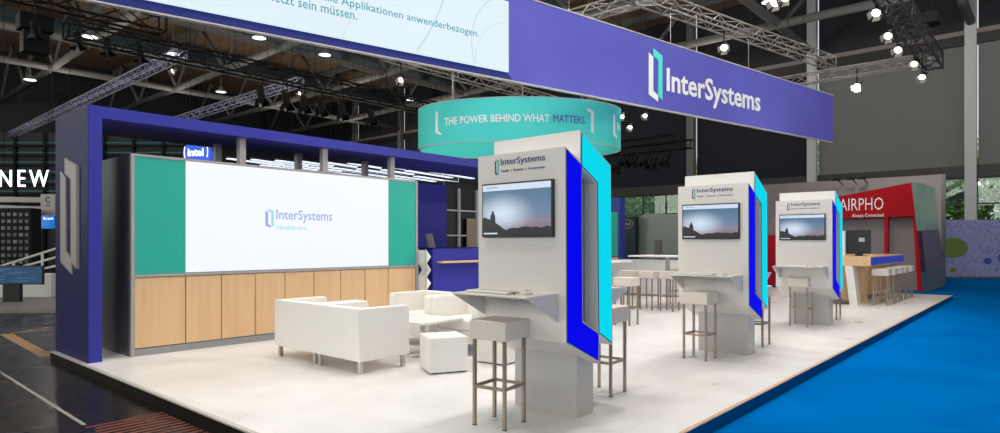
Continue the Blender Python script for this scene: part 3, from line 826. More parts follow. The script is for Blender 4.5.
text('InterSystems', (0, 0, 0), (1, 0, 0), st1-st0, .66, 'white_txt', ban, bold=.03, depth=.01, warp=flat(st0, z_px(700, 103)-.05))
# LED
led = MB().poly([bp(s_, z, t) for t in (.0, .05) for s_, z in ((-BL+.1, bz(-BL)+.12), (0, bz(0)+.12), (0, tz(0)-.20), (-BL+.1, tz(-BL)-.20))],
          [(0, 1, 2, 3), (7, 6, 5, 4), (0, 4, 5, 1), (1, 5, 6, 2), (2, 6, 7, 3), (3, 7, 4, 0)]).build('led_screen', 'led2', ban)
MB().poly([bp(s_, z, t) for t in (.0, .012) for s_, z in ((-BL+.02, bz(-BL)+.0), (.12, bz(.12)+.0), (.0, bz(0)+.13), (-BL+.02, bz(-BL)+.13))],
          [(0, 1, 2, 3), (7, 6, 5, 4), (0, 4, 5, 1), (1, 5, 6, 2), (2, 6, 7, 3), (3, 7, 4, 0)]).build('screen_border', 'banner_navy', ban)  # thin strip painting shade onto the banner beside the screen
def flat2(s0_, z0): return lambda a, b, t: bp(s0_+a, z0+b, .051+t)
a0, a1 = s_px(296), s_px(477)
text('dass alle Applikationen anwenderbezogen.', (0, 0, 0), (1, 0, 0), a1-a0, .150, 'led_teal', led, bold=.0, depth=.002, warp=flat2(a0, z_px(475, 39.5)))
a0, a1 = s_px(249), s_px(355.5)
text('vernetzt sein m\u00fcssen.', (0, 0, 0), (1, 0, 0), a1-a0, .125, 'led_teal', led, bold=.0, depth=.002, warp=flat2(a0, z_px(355, 21)))
def arc3(pa, pb, pc, wd, m):
    P = [(s_px(x), z_px(x, y)) for x, y in (pa, pb, pc)]
    (x1, y1), (x2, y2), (x3, y3) = P
    d = 2*(x1*(y2-y3)+x2*(y3-y1)+x3*(y1-y2))
    ux = ((x1*x1+y1*y1)*(y2-y3)+(x2*x2+y2*y2)*(y3-y1)+(x3*x3+y3*y3)*(y1-y2))/d
    uy = ((x1*x1+y1*y1)*(x3-x2)+(x2*x2+y2*y2)*(x1-x3)+(x3*x3+y3*y3)*(x2-x1))/d
    R_ = math.hypot(x1-ux, y1-uy); mb_ = MB(); prev = None; N = 400
    for i in range(N+1):
        a = 2*PI*i/N; s_ = ux+R_*math.cos(a); z = uy+R_*math.sin(a)
        ok = -BL+.15 < s_ < -.04 and bz(s_)+.14 < z < tz(s_)-.24
        if ok and prev is not None:
            (s1, z1, a1_) = prev
            q = [(ux+(R_-wd)*math.cos(x), uy+(R_-wd)*math.sin(x)) for x in (a1_, a)]
            mb_.poly([bp(s1, z1, .0515), bp(s_, z, .0515), bp(q[1][0], q[1][1], .0515), bp(q[0][0], q[0][1], .0515)], [(0, 1, 2, 3)])
        prev = (s_, z, a) if ok else None
    if mb_.v: mb_.build('screen_curve', m, led)
arc3((442, 1), (435, 20), (415.6, 52), .022, 'led_line'); arc3((486, 2), (471, 28), (473, 64), .014, 'led_line')
arc3((474, 53), (480, 36), (503, 23), .008, 'led_pink'); arc3((352, 2), (350, 14), (341, 38), .008, 'led_pink')
for s_ in (-4, -1.5, 1.5, 4.5, 7.5, 10.5):
    if s_ < bl:
        v = bd*s_-bn*.03; MB().bar((v.x, v.y, tz(s_)), (v.x, v.y, 6.42), .006, 5).build('suspension_wire', 'steel', ban)

# ------------------------------------------------------------------ lighting trusses
def truss(p, q, label, sz=.29, m='alu', r=.022, name='lighting_truss', step=.42, wires=True):
    p = Vector(p); q = Vector(q); L = (q-p).length; d = (q-p).normalized()
    t = thing(name, label, 'truss', p, math.atan2(d.y, d.x))
    h = sz/2
    for sy, szz in ((-h, -h), (h, -h), (h, h), (-h, h)):
        MB().bar((0, sy, szz), (L, sy, szz), r, 8).build('chord', m, t, smooth=True)
    wb = MB(); n = max(2, int(L/step)); st_ = L/n
    for k in range(n):
        x0, x1 = k*st_, (k+1)*st_; s_ = 1 if k % 2 else -1
        wb.bar((x0, -h, -h*s_), (x1, -h, h*s_), r*.55, 5); wb.bar((x0, h, h*s_), (x1, h, -h*s_), r*.55, 5)
        wb.bar((x0, -h*s_, -h), (x1, h*s_, -h), r*.55, 5); wb.bar((x0, h*s_, h), (x1, -h*s_, h), r*.55, 5)
    for x in (0, L):
        for a, b in (((-h, -h), (h, -h)), ((h, -h), (h, h)), ((h, h), (-h, h)), ((-h, h), (-h, -h))): wb.bar((x, *a), (x, *b), r*.8, 6)
    wb.build('lacing', m, t, smooth=True)
    if wires:
        for x in (L*.12, L*.5, L*.88):
            MB().bar((x, 0, h), (x, 0, 16.44-p.z), .009, 5).build('hoist_cable', 'blackmetal', t)
    return t
off_ = -bn*.06
TB0 = B0-bd*BL; 
truss((*(TB0+off_).xy, 6.56), (*(B1+off_).xy, 6.56), 'aluminium truss running directly above the violet banner')
truss((12.8, 13.4, 6.93), (12.8, 3.2, 6.93), 'aluminium truss crossing over the banner to the left of its door mark')
truss((10.8, 13.7, 6.55), (21.6, 13.7, 6.55), 'aluminium truss above the round turquoise sign')
truss((21.0, 9.2, 6.5), (21.0, 2.6, 6.5), 'aluminium truss beyond the right end of the banner')
truss((21.0, 13.4, 6.9), (21.0, 9.3, 6.9), 'dark truss behind the lower banner edge beside the turquoise sign', m='blackmetal')
truss((12.2, 2.55, 6.5), (21.4, 2.55, 6.5), 'dark truss at the top right carrying a row of lit spotlights', m='dark_alu', sz=.40, r=.028)
truss((9.7, 24.2, 8.4), (9.7, 52.0, 8.4), 'bluish truss at the upper left rising away behind the portal pillar', m='alu_blue', sz=.34)
truss((14.8, 24.6, 8.4), (14.8, 38.0, 8.4), 'bluish truss above the middle of the portal beam', m='alu_blue', sz=.34)
truss((4.5, 18.0, 6.6), (24.0, 18.0, 6.6), 'long black truss with hanging black spotlights left of the turquoise sign', m='blackmetal', sz=.42, r=.03, step=.6)
truss((-6.0, 22.0, 8.6), (8.2, 22.0, 8.6), 'high black truss crossing the upper left corner', m='blackmetal', sz=.6, r=.04, step=1.0)
truss((26.0, 11.8, 5.7), (26.0, 15.8, 5.7), 'short black truss with small black spotlights before the black blinds', m='blackmetal', sz=.35)
truss((27.0, 13.2, 6.2), (27.0, 16.4, 6.2), 'second short black truss crossing before the black blinds', m='blackmetal', sz=.35)

# ------------------------------------------------------------------ spotlights
SPOT0 = {}
def spot(loc, target, label, lit, group, scale=1., drop=.45):
    """loc = lamp head; a clamp rod of length drop runs up from it to its truss"""
    dv = Vector(target)-Vector(loc); q = dv.to_track_quat('-Z', 'Y').to_euler()
    if lit not in SPOT0:
        t = thing('spotlight', label, 'spotlight', loc, 0, group)
        hm = 'black' if lit else 'blackmetal'
        hs_ = MB().lathe([(.001, .26), (.07, .26), (.085, .20), (.085, .02), (.11, 0), (.001, 0)], n=16).build('housing', hm, t, smooth=True)
        MB().lathe([(.001, -.012), (.095, -.012), (.10, -.001), (.001, -.001)], n=16).build('lens', 'glow' if lit else 'black', hs_)
        for a in range(4):
            c, s_ = math.cos(a*PI/2), math.sin(a*PI/2)
            MB().poly([(c*.10-s_*.08, s_*.10+c*.08, -.01), (c*.10+s_*.08, s_*.10-c*.08, -.01), (c*.16+s_*.10, s_*.16-c*.10, -.13), (c*.16-s_*.10, s_*.16+c*.10, -.13),
                       (c*.105-s_*.08, s_*.105+c*.08, -.01), (c*.105+s_*.08, s_*.105-c*.08, -.01), (c*.165+s_*.10, s_*.165-c*.10, -.13), (c*.165-s_*.10, s_*.165+c*.10, -.13)],
                      [(0, 1, 2, 3), (7, 6, 5, 4), (0, 4, 5, 1), (1, 5, 6, 2), (2, 6, 7, 3), (3, 7, 4, 0)]).build('barn_door', 'lamp_flap' if lit else 'blackmetal', hs_)
        yk = MB(); yk.bar((-.12, 0, .1), (-.12, 0, .28), .012, 5); yk.bar((.12, 0, .1), (.12, 0, .28), .012, 5); yk.bar((-.12, 0, .28), (.12, 0, .28), .012, 5)
        yk.build('yoke', 'blackmetal', hs_)
        MB().bar((0, 0, 0), (0, 0, 1), .016, 6).build('clamp_rod', 'blackmetal', t)
        SPOT0[lit] = t
    else: t = dup(SPOT0[lit], loc, 0, label, group)
    for ch in t.children:
        if ch.name.startswith('housing'): ch.rotation_euler = q; ch.scale = (scale,)*3
        else: ch.scale = (1, 1, drop)
    return t
G1 = 'lit spotlights over the stand'
KD = (2.35, 6.36)
def onY(px, Y): d = ray(px, 50); return Vector((d[0]/d[1]*Y, Y, 0))
def onX(px, X): d = ray(px, 50); return Vector((X, d[1]/d[0]*X, 0))
def onZ(px, py, z): d = ray(px, py); t_ = (z-EYE)/d[2]; return Vector((d[0]*t_, d[1]*t_, 0))
specs = [
    (onZ(876, 13, 6.12), 6.12, (9, 5, 0), 'lit spotlight at the upper end of the dark top-right truss'),
    (onZ(888, 36, 6.10), 6.10, (12, 5, 0), 'lit spotlight with open barn doors, second down the dark top-right truss'),
    (onZ(898, 50, 6.08), 6.08, (14, 6, 0), 'lit spotlight in the middle of the dark top-right truss'),
    (onZ(914, 64, 6.05), 6.05, (16, 6, 0), 'lit spotlight near the lower end of the dark top-right truss'),
    (onZ(922, 77, 5.92), 5.92, (18, 4, 0), 'lit spotlight hanging lowest below the end of the dark top-right truss'),
    (onX(857, 21.0), 6.05, (15, 4, 0), 'glaring spotlight below the truss right of the banner end'),
    (atF(724, 49, 15.0), 6.05, (10, 4, 0), 'lit spotlight over the top edge of the banner, right of its middle'),
    (onX(607, 21.0), 6.45, (12, 6, 0), 'leftmost of the lit spotlights below the banner beside the turquoise sign'),
    (onX(622, 21.0), 6.2, (13, 4, 0), 'lit spotlight below the banner, second beside the turquoise sign'),
    (onX(645, 21.0), 6.1, (14, 4, 0), 'rightmost lit spotlight below the lower edge of the banner'),
    (onX(630, 21.0), 5.75, (14, 5, 0), 'lowest lit spotlight just right of the turquoise sign'),
    (onY(401, 13.7), 5.95, (6, 7, 0), 'glaring spotlight left above the turquoise sign'),
    (onX(775, 12.8), 6.1, (9, 3, 0), 'lit spotlight cut by the top picture edge above the banner'),
    (onX(785, 12.8), 6.15, (9, 2.5, 0), 'rightmost lit spotlight at the top picture edge above the banner'),
    (onX(300, 14.8), 7.9, (6, 6, 0), 'small lit spotlight on the bluish truss above the portal beam'),
    (onX(173, 9.7), 7.9, (4, 8, 0), 'small lit spotlight at the near end of the upper left bluish truss'),
]
for i, (p_, z, tgt, l) in enumerate(specs):
    top = 6.36 if z < 7 else 8.25
    if p_.x > 20.9 and p_.y > 9: top = 6.75
    spot((p_.x, p_.y, z), (p_.x-6, p_.y+(-1.5 if p_.y > 5 else 1), z-5), l, True, G1, scale=.8, drop=top-z+.22)
# their beams
for (loc, tgt, e) in (((13.0, 2.1, 6.0), (6, 5, 0), 350), ((15.5, 2.1, 6.0), (10, 4.5, 0), 350), ((18, 2.1, 6.0), (15, 5, 0), 350), ((12.8, 4.0, 5.9), (6, 6.5, 0), 250), ((20.8, 4.4, 5.9), (34, 3, 6), 900)):
    lamp('SPOT', loc, e, .15, tgt, spot=1.5, blend=.8, name='spot_beam')
G2 = 'unlit black spotlights'
ords = ('first', 'second', 'third', 'fourth', 'fifth', 'sixth')
for i, px in enumerate((262, 287, 305, 322, 343, 372)):
    p_ = onY(px, 18.0)
    spot((p_.x, 18.0, 5.75), (p_.x+.3, 17.6, 3), 'black spotlight under the long black truss, %s from the left' % ords[i], False, G2, scale=1.35, drop=.84)
for i, px in enumerate((36, 78, 108, 141)):
    p_ = onY(px, 22.0)
    spot((p_.x, 22.0, 7.4), (p_.x+.3, 21.6, 3), 'black spotlight in the upper left corner truss, %s from the left' % ords[i], False, G2, scale=1.3, drop=1.15)
for i, px in enumerate((617, 626, 634, 645, 653, 666)):
    p_ = onX(px, 26.0)
    spot((26.0, p_.y, (4.95, 5.2, 5.15, 5.1, 4.95, 5.05)[i]), (25, p_.y, 3), 'small black spotlight before the black blinds, %s from the left' % ords[i], False, G2, scale=1.5, drop=.75)
# loudspeaker clusters
for px, py, F, l, s_ in ((35, 24, 20, 'black loudspeaker cluster in the upper left corner', 1.0), (932, 19, 17, 'flat black loudspeaker above the dark top-right truss', .6)):
    p_ = atF(px, py, F); t = thing('hanging_loudspeaker', l, 'loudspeaker', p_)
    MB().box((-.45*s_, -.3*s_, -.25*s_), (.45*s_, .3*s_, .25*s_)).build('cabinet', 'blackmetal', t, .03*s_)
    if s_ == 1: MB().box((-.35, -.25, -.95), (.35, .25, -.27)).build('lower_cabinet', 'blackmetal', t, .03)
    MB().bar((0, 0, .25*s_), (0, 0, 16.44-p_.z), .02, 5).build('cable', 'blackmetal', t)
# pendant hall lamps
pl0 = None
for i, (px, py, l) in enumerate(((90, 37, 'upper left, between the roof girders'), (173, 54, 'above the top of the bluish truss'), (30, 80, 'far left near the picture edge'), (221, 92, 'over the portal beam'), (259, 38, 'just below the bottom edge of the banner screen'), (325, 55, 'right of the middle below the banner screen'), (411, 100, 'left above the turquoise sign'), (770, 1, 'at the top edge over the banner'))):
    d_ = ray(px, max(py, 2)); t_ = (11.6-EYE)/d_[2]; p_ = Vector((d_[0]*t_, d_[1]*t_, 11.6))
    l = 'round white pendant hall lamp, '+l
    if pl0 is None:
        pl0 = thing('pendant_lamp', l, 'lamp', p_, 0, 'pendant hall lamps')
        MB().lathe([(.001, .35), (.10, .35), (.14, .2), (.36, .02), (.36, 0), (.33, 0), (.12, .17), (.001, .18)], n=24).build('shade', 'girder', pl0, smooth=True)
        MB().lathe([(.001, .0), (.33, .0), (.33, .01), (.001, .01)], n=24).build('diffuser', 'glow_soft', pl0)
        MB().bar((0, 0, .35), (0, 0, 16.49-p_.z), .02, 6).build('stem', 'girder', pl0)
    else: dup(pl0, p_, 0, l)

for x in (-8, 0, 7.5, 15, 22.5, 30):
    for y in (-8, 3, 14, 25, 36, 47):
        lamp('POINT', (x+3.7, y, 10.4), 210, .35, color=(1, .91, .80), name='hall_lamp')

# ------------------------------------------------------------------ red booth
rb = thing('red_exhibition_booth', 'red and taupe exhibition booth with the white AIRPHO sign', 'booth', (23.3, 2.96, -.104))
def RP(px, py, dx=0):
    p = atX(px, py, 23.3+dx); return (p.y-2.96, p.z+.11)
fy = lambda dx0: (lambda a, b, t_: (t_, a, b))
hd = [RP(915, 182), RP(917.5, 190), RP(918.5, 216.3), RP(795, 220), RP(795, 205)]
MB().prism(hd, fy(0), 0, .35).build('header', 'red', rb)
pl = [RP(912.8, 215.5), RP(918.5, 215.5), RP(927, 292), RP(917.5, 292)]
MB().prism(pl, fy(0), 0, .35).build('slanted_pillar', 'red', rb)
MB().prism([RP(884, 217), RP(888, 217), RP(888, 290), RP(884, 290)], fy(0), .02, .2).build('mid_post', 'red', rb)
MB().prism([RP(760, 235), RP(778, 235), RP(778, 287), RP(760, 287)], fy(0), .0, .3).build('low_panel', 'red', rb)
MB().prism([(-0.0, 0), (6.6, 0), (6.6, 2.4), (0.15, 2.4)], fy(0), .45, .55).build('inner_wall', 'greywall', rb)
# side wall
def SP(px, py):
    p = atY(px, py, 2.96); return (p.x-23.3, p.z+.11)
MB().prism([SP(915.5, 182), SP(934, 188), SP(938, 229), SP(921, 231)], lambda a, b, t_: (a, t_, b), -.02, .1).build('side_upper_panel', 'greenglass', rb)
MB().prism([SP(921, 231), SP(938, 229), SP(944, 269), SP(925, 272)], lambda a, b, t_: (a, t_, b), -.02, .1).build('side_middle_panel', 'maroon', rb)
MB().prism([SP(925, 272), SP(944, 269), SP(944.6, 286), SP(926.6, 292)], lambda a, b, t_: (a, t_, b), -.02, .1).build('side_lower_panel', 'duct', rb)
# writing
pL = atX(839.5, 215, 23.3); pR = atX(883.5, 215, 23.3)
zb = atX(860, 210.5, 23.3).z+.11
text('AIRPHO', (-.01, pL.y-2.96, zb), (0, -1, 0), pL.y-pR.y, .40, 'white_txt', rb, bold=-.01, depth=.01)
pL2 = atX(852, 215, 23.3)
text('Always Connected', (-.01, pL2.y-2.96, zb-.26), (0, -1, 0), pL2.y-pR.y, .15, 'white_txt', rb, bold=.0, depth=.01)
text('AIRPHO', (.44, RP(912, 257)[0]+1.2, RP(905, 260)[1]), (0, -1, 0), .75, .10, 'white_txt', rb, depth=.005)
# taupe rear hall wall of the booth
gw = thing('taupe_partition', 'tall taupe partition wall behind the red booth', 'partition', (27.75, 3.10, -.104))
MB().box((0, 0, 0), (.2, atX(705, 200, 27.75).y-3.10, 4.0)).build('panel', 'greywall', gw)
MB().box((-.0, -.12, 0), (.20, 0, 4.0)).build('end_post', 'graphite', gw)
for i, px in enumerate((843, 857, 868)):
    p_ = atX(px, 187, 27.75); t = thing('arm_lamp', 'thin arm lamp on the taupe partition above the red sign, %s from the left' % ('first', 'second', 'third')[i], 'lamp', (27.74, p_.y, 3.6), 0, 'arm lamps over the red sign')
    MB().bar((0, 0, .1), (-.9, 0, .25), .02, 5).build('arm', 'blackmetal', t); MB().box((-1.05, -.12, .2), (-.85, .12, .28)).build('head', 'blackmetal', t)

# ------------------------------------------------------------------ printed wall
P0 = gz(945, 278, -.104); P1 = P0+ex*6.5
pw = thing('printed_wall', 'lilac printed wall with line drawings and green dots at the right edge', 'partition', P0, math.atan2(ex.y, ex.x))
MB().box((0, 0, 0), (6.5, .12, 2.50)).build('panel', 'graphic', pw)
M['olive'] = mat('olive_green_print', (.12, .21, .02), .6); M['ultra'] = mat('ultramarine_print', (.03, .06, .32), .6)
def dot(cx, cz, rx, rz_, m, nm='printed_dot', clip=0):
    pts = [(max(clip, cx+rx*math.cos(2*PI*k/32)), cz+rz_*math.sin(2*PI*k/32)) for k in range(32)]
    MB().prism(pts, lambda a, b, t_: (a, -t_, b), .0, .008).build(nm, m, pw)
sc_ = 27.2/630
dot(8*sc_, (278-248)*sc_, 15*sc_, 10*sc_, 'olive', clip=.01); dot(8*sc_, (278-270)*sc_, 3.2*sc_, 2.2*sc_, 'olive'); dot(42.5*sc_, (278-261)*sc_, 4*sc_, 3.3*sc_, 'ultra'); dot(57*sc_, (278-258)*sc_, 4*sc_, 5*sc_, 'ultra')
MB().box((-.05, -.3, 0), (6.5, -.0, .06)).build('floor_rail', 'graphite', pw)  # dark strip standing in for the shadow along the wall's foot

# ------------------------------------------------------------------ wooden counter with stools
wc = thing('bar_counter', 'maple bar counter with a blue front strip near the platform end', 'counter', (15.9, 3.06, 0))
MB().box((0, 0, .88), (4.0, 1.0, 1.10)).build('top_block', 'maple', wc, .006, 1)
MB().box((-.0, -.012, .905), (3.98, 0, 1.075)).build('blue_strip', mat('blue_gloss', (.01, .03, .42), .3, emit=(.0, .01, .25), estr=.6), wc)
MB().box((.75, .25, 0), (.95, .75, .88)).build('maple_leg', 'maple', wc)
MB().box((3.3, .25, 0), (3.5, .75, .88)).build('maple_leg', 'maple', wc)
MB().prism([(.52, .88), (.36, .88), (.26, 0), (.42, 0)], lambda a, b, t_: (t_, a, b), 0, .35).build('slanted_leg', 'white2', wc)
MB().box((.1, .45, 0), (3.4, .95, .03)).build('foot_plate', 'graphite', wc)
mo = thing('desktop_monitor', 'dark monitor seen from behind standing on the maple counter', 'screen', (16.3, 3.55, 1.10), math.radians(-8))
MB().box((0, -.42, .06), (.05, .10, .60)).build('housing', 'black', mo, .01)
MB().box((-.012, -.30, .33), (.0, -.18, .42)).build('rear_plate', 'grey_core', mo)
MB().box((.0, -.25, 0), (.05, -.1, .06)).build('neck', 'black', mo)
MB().box((-.08, -.32, 0), (.12, -.02, .01)).build('foot', 'black', mo)
MB().box((-.02, .11, .0), (.04, .24, .58)).build('white_side_panel', 'white2', mo)
bs0 = None
for i, x in enumerate((16.33, 17.06, 17.79, 18.52, 19.3)):
    dup(s0, (x, 2.93, 0), 0, 'white bar stool in the row before the maple counter, %s from left' % ('first', 'second', 'third', 'fourth', 'fifth')[i], 'bar stools at the maple counter')
for i, x in enumerate((16.5, 17.3, 18.1)):
    dup(s0, (x, 4.35, 0), 0, 'bar stool behind the maple counter, seen under it, %s from the left' % ('first', 'second', 'third')[i], 'bar stools at the maple counter')

# ------------------------------------------------------------------ high tables and stools in the middle distance
def hightable(loc, L, W_, label, rz=0, h=1.10):
    t = thing('high_table', label, 'table', loc, rz)
    MB().box((-L/2, -W_/2, h-.035), (L/2, W_/2, h)).build('tabletop', 'white2', t, .004, 1)
    MB().bar((0, 0, .02), (0, 0, h-.035), .045, 12).build('column', 'steel', t)
    MB().box((-.28, -.28, 0), (.28, .28, .02)).build('foot_plate', 'steel', t)
hightable((12.75, 6.35, 0), .8, 1.5, 'long white high table on a steel column between the nearest and middle kiosks', math.radians(0), 1.13)
hightable((9.9, 6.35, 0), .7, 1.1, 'white high table partly hidden behind the nearest kiosk', 0, 1.08)
G3 = 'white bar stools around the high tables'
for i, (x, y, l) in enumerate(((9.55, 5.52, 'half hidden beside the cyan panel of the nearest kiosk'), (12.0, 6.85, 'left front stool at the long high table'), (12.05, 6.42, 'second front stool at the long high table'),
        (12.1, 5.98, 'third front stool at the long high table'), (13.6, 6.5, 'left rear stool at the long high table'), (13.6, 6.0, 'rear stool at the long high table nearest the middle kiosk'))):
    dup(s0, (x, y, 0), 0, 'white bar stool '+l, G3)
# white low divider behind them
lw = thing('low_divider', 'white low divider wall behind the high tables', 'partition', (15.3, 9.3, 0))
MB().box((0, -3.6, 0), (.15, .4, .92)).build('panel', 'white2', lw, .005, 1); MB().box((-.02, -3.62, .92), (.17, .42, .95)).build('cap_rail', 'white2', lw)

# ------------------------------------------------------------------ booths behind
gb = thing('glass_booth', 'smoky grey booth behind the high tables with pale upper panels', 'booth', (22.5, 12.2, -.11))
pts = [(0, 0), (0, 2.4)]
def GP(px, py): p = atX(px, py, 22.5); return (p.y-12.2, max(0, p.z+.11) if py < 280 else 0)
MB().prism([GP(634, 285), GP(634, 221), GP(645, 213.5), GP(700, 215), GP(700, 285)], lambda a, b, t_: (t_, a, b), 0, 3.0).build('shell', 'booth_glass', gb)
MB().prism([GP(655, 265), GP(655, 240), GP(662, 240), GP(662, 265)], lambda a, b, t_: (t_, a, b), -.03, 0).build('door', 'graphite', gb)
ib = thing('black_sign_tower', 'black panel tower with an oval chip-maker sign behind the nearest kiosk', 'display', (22.3, 12.9, -.11))
def IP(px, py): p = atX(px, py, 22.0); return (p.y-12.9, p.z+.11 if py < 270 else 0)
MB().prism([IP(617, 275), IP(617, 216), IP(635, 216.5), IP(635, 275)], lambda a, b, t_: (t_, a, b), -.3, 0).build('panel', 'booth_dark', ib)
c0 = IP(627, 224); ov = MB(); R1, R2 = .27, .17
for k in range(32):
    a, b = 2*PI*k/32, 2*PI*(k+1)/32
    ov.bar((-.31, c0[0]+R1*math.cos(a), c0[1]+R2*math.sin(a)), (-.31, c0[0]+R1*math.cos(b), c0[1]+R2*math.sin(b)), .014, 4)
ov.build('oval_ring', 'alu', ib)
text('intel', (-.31, c0[0]+.17, c0[1]-.06), (0, -1, 0), .34, .15, 'alu', ib, bold=.01, depth=.01)
bf = thing('blue_frame_tower', 'deep blue and teal framed tower right beside the cyan panel of the nearest kiosk', 'display', (17.5, 10.9, -.11))
def FP(px, py): p = atX(px, py, 17.5); return (p.y-10.9, max(0, p.z+.11) if py < 289 else 0)
MB().prism([FP(598, 290), FP(598, 197), FP(620, 197.5), FP(620, 290)], lambda a, b, t_: (t_, a, b), 0, .3).build('frame', 'blueframe', bf)
MB().prism([FP(600, 256), FP(600, 212), FP(618, 212), FP(618, 256)], lambda a, b, t_: (t_, a, b), -.03, 0).build('teal_panel', 'teal', bf)
MB().prism([FP(600, 285), FP(600, 257), FP(618, 257), FP(618, 285)], lambda a, b, t_: (t_, a, b), -.03, 0).build('maple_panel', 'maple', bf)

# ------------------------------------------------------------------ far left surroundings
F1 = 30.0
def along(px, py, F): return atF(px, py, F)
ns = thing('illuminated_sign', 'glowing white NEW letters at the left picture edge', 'sign', atF(1, 187, 30), math.atan2(ex.y, ex.x))
text('NEW', (0, -.05, 0), (1, 0, 0), 49*30/630, .80, 'newglow', ns, space=1.35, bold=-.006, depth=.05)
MB().box((-.2, .02, -.1), (2.6, .06, -.02)).build('carrier_rail', 'blackmetal', ns)
for x in (0.1, 2.4): MB().bar((x, .04, -.02), (x, .04, 12.6), .015, 5).build('hanger', 'blackmetal', ns)
gal = thing('dark_gallery', 'dark multi-storey gallery structure with faint teal strips behind the NEW sign', 'gallery', atF(-60, 300, 40)*Vector((1, 1, 0)).to_3d() if False else (atF(-60, 300, 40).x, atF(-60, 300, 40).y, -.11), math.atan2(ex.y, ex.x))
MB().box((0, .5, 0), (17, .8, 8.6)).build('back_panel', 'darkwall', gal)
for i in range(7):
    z = 4.2+i*.62
    MB().box((0, .42, z), (17, .5, z+.05)).build('led_strip', 'tealled', gal)
    MB().box((0, .2, z-.22), (17, .5, z-.16)).build('floor_edge', 'blackmetal', gal)
for i in range(9): MB().box((.6+i*1.9, .3, 0), (.75+i*1.9, .5, 8.6)).build('mullion', 'blackmetal', gal)
cv = thing('curved_fascia', 'pale curved ribbed fascia below the NEW sign', 'fascia', (*atF(-20, 240, 28).xy, -.11), math.atan2(ex.y, ex.x))
for i in range(3):
    m_ = MB(); z0 = 3.35-i*.32; vs = []
    for k in range(17):
        x = k*.26; y = -.9*math.sin(PI*k/22); z = z0-.10*i*0-.25*math.sin(PI*k/32)*(.4+.3*i)
        vs += [(x, y, z), (x, y, z+.22), (x, y+.25, z+.22), (x, y+.25, z)]
    fs = [(k*4+j, (k+1)*4+j, (k+1)*4+(j+1) % 4, k*4+(j+1) % 4) for k in range(16) for j in range(4)]+[(0, 1, 2, 3), (64, 65, 66, 67)]
    m_.poly(vs, fs); m_.build('rib', 'frame', cv)
for x in (.2, 3.9): MB().box((x, -.1, 0), (x+.12, .1, 2.7)).build('support', 'shelfgrey', cv)
hs = thing('hanging_hall_sign', 'grey square sign with letter C beside the portal pillar', 'sign', atF(40.5, 215.5, 26), math.atan2(ex.y, ex.x))
MB().box((0, 0, 0), (.60, .04, .88)).build('board', 'frame', hs)
text('C', (.20, -.005, .52), (1, 0, 0), .20, .26, 'black', hs, bold=.04, depth=.01)
text('4.0', (.21, -.005, .38), (1, 0, 0), .18, .08, 'black', hs, bold=.02, depth=.01)
MB().bar((.3, .02, .88), (.3, .02, 16.44-hs.location.z), .01, 5).build('cable', 'blackmetal', hs)
bsn = thing('blue_screen', 'bright blue screen between the left pillar and the dark lattice stand', 'screen', atF(31, 229, 27), math.atan2(ex.y, ex.x))
MB().box((0, 0, 0), (1.05, .06, .73)).build('housing', 'black', bsn); d_ = MB().box((.02, -.01, .02), (1.03, 0, .71)).build('display', 'bluescreen', bsn)
text('Be bold', (.55, -.012, .40), (1, 0, 0), .4, .10, 'newglow', bsn, depth=.003)
MB().bar((.5, .03, 0), (.5, .03, -1.98+.0), .03, 6).build('stand_pole', 'blackmetal', bsn)
lt = thing('lattice_stand', 'dark perforated lattice stand at the left edge', 'display', (*atF(-12, 268, 25).xy, -.11), math.atan2(ex.y, ex.x))
MB().box((0, .05, 0), (1.68, .6, 2.9)).build('body', 'blackmetal', lt)
for i in range(7):
    for j in range(9):
        MB().box((.05+i*.235, .0, .42+j*.27), (.05+i*.235+.14, .05, .42+j*.27+.13)).build('lattice_cell', 'graphite' if (i*3+j*5) % 4 else 'shelfgrey', lt)
rl = thing('white_handrail', 'white sloping handrails behind the left pillar', 'railing', (*atF(0, 268, 23).xy, -.11), math.atan2(ex.y, ex.x))
for i in range(3): MB().bar((.0+.3*i, 0, .65-.15*i), (2.1, 0, 1.32-.32*i), .045, 8).build('rail', 'fence', rl)
MB().bar((1.55, 0, 0), (1.55, 0, 1.15), .045, 8).build('upright', 'fence', rl)
MB().bar((.5, 0, 0), (.5, 0, .8), .045, 8).build('upright', 'fence', rl)
tv = thing('television_on_stand', 'wide television with a bluish picture on a black stand at the left edge', 'screen', (*atF(-20, 305, 15.3).xy, -.11), math.atan2(ex.y, ex.x))
MB().box((0, 0, .50), (1.53, .06, .96)).build('housing', 'black', tv, .005, 1)
M['tvpic'] = mat('sea_picture', (0, 0, 0), .3, emit=(.02, .06, .13), estr=1); M['tvline'] = mat('sea_highlight', (0, 0, 0), .3, emit=(.12, .24, .38), estr=1)
d_ = MB().box((.03, -.006, .53), (1.50, 0, .93)).build('display', 'tvpic', tv)
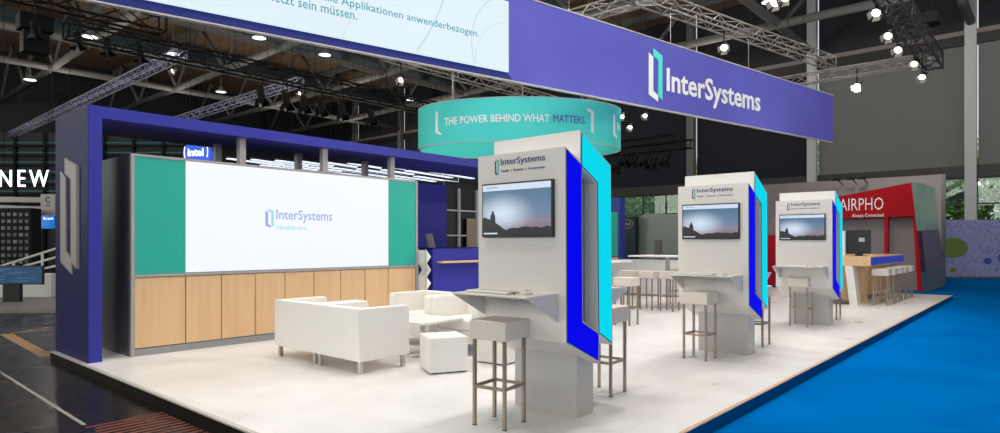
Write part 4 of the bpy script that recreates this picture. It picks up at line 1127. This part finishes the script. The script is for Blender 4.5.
for i in range(9):
    r_ = random.Random(i); x = r_.uniform(.05, .9); MB().box((x, -.009, .58+i*.036), (x+r_.uniform(.2, .5), -.006, .588+i*.036)).build('wave_highlight', 'tvline', d_)
MB().box((.55, .0, 0), (.95, .12, .50)).build('pedestal', 'black', tv); MB().box((.4, -.1, 0), (1.1, .3, .02)).build('foot', 'black', tv)
bsf = thing('grey_booth_floor', 'low grey platform of the neighbouring stand at the left edge', 'platform', (*atF(-30, 312, 13.6).xy, -.11), math.atan2(ex.y, ex.x))
MB().box((-.5, 0, 0), (2.3, 6.5, .08)).build('deck', 'shelfgrey', bsf); 
lc = thing('pale_desk', 'pale low desk behind the television at the left edge', 'desk', (*atF(-10, 290, 17.5).xy, -.11), math.atan2(ex.y, ex.x))
MB().box((0, 0, .0), (1.7, .5, .62)).build('body', 'fence', lc, .01); MB().box((-.02, -.02, .62), (1.72, .52, .65)).build('desktop', 'white2', lc)
# blue oval sign behind screen wall
it = thing('blue_chip_sign', 'glowing blue rounded sign above the left part of the screen wall', 'sign', atF(184.5, 164, 24), math.atan2(ex.y, ex.x)-.12)
pts = [(0, 0), (1.2, 0), (1.18, .35), (1.1, .68), (.2, .72), (.08, .4)]
MB().prism(pts, lambda a, b, t_: (a, -t_, b), 0, .2).build('face', 'blue_sign', it, .03)
text('intel', (.28, -.21, .26), (1, 0, 0), .62, .30, 'newglow', it, bold=.02, depth=.02)
rg_ = MB()
for k in range(20):
    a, b = [PI*(.75+1.5*q/20) for q in (k, k+1)]
for side in (.20, 1.0):
    s_ = -1 if side < .5 else 1
    for k in range(8):
        a, b = [(-.9+1.8*q/8) for q in (k, k+1)]
        rg_.bar((side+s_*.07*math.cos(a), -.21, .42+.26*math.sin(a)), (side+s_*.07*math.cos(b), -.21, .42+.26*math.sin(b)), .015, 4)
rg_.build('oval_strokes', 'newglow', it)
for x in (.3, .9): MB().bar((x, -.1, .7), (x, -.1, 16.44-it.location.z), .012, 5).build('hanger', 'blackmetal', it)
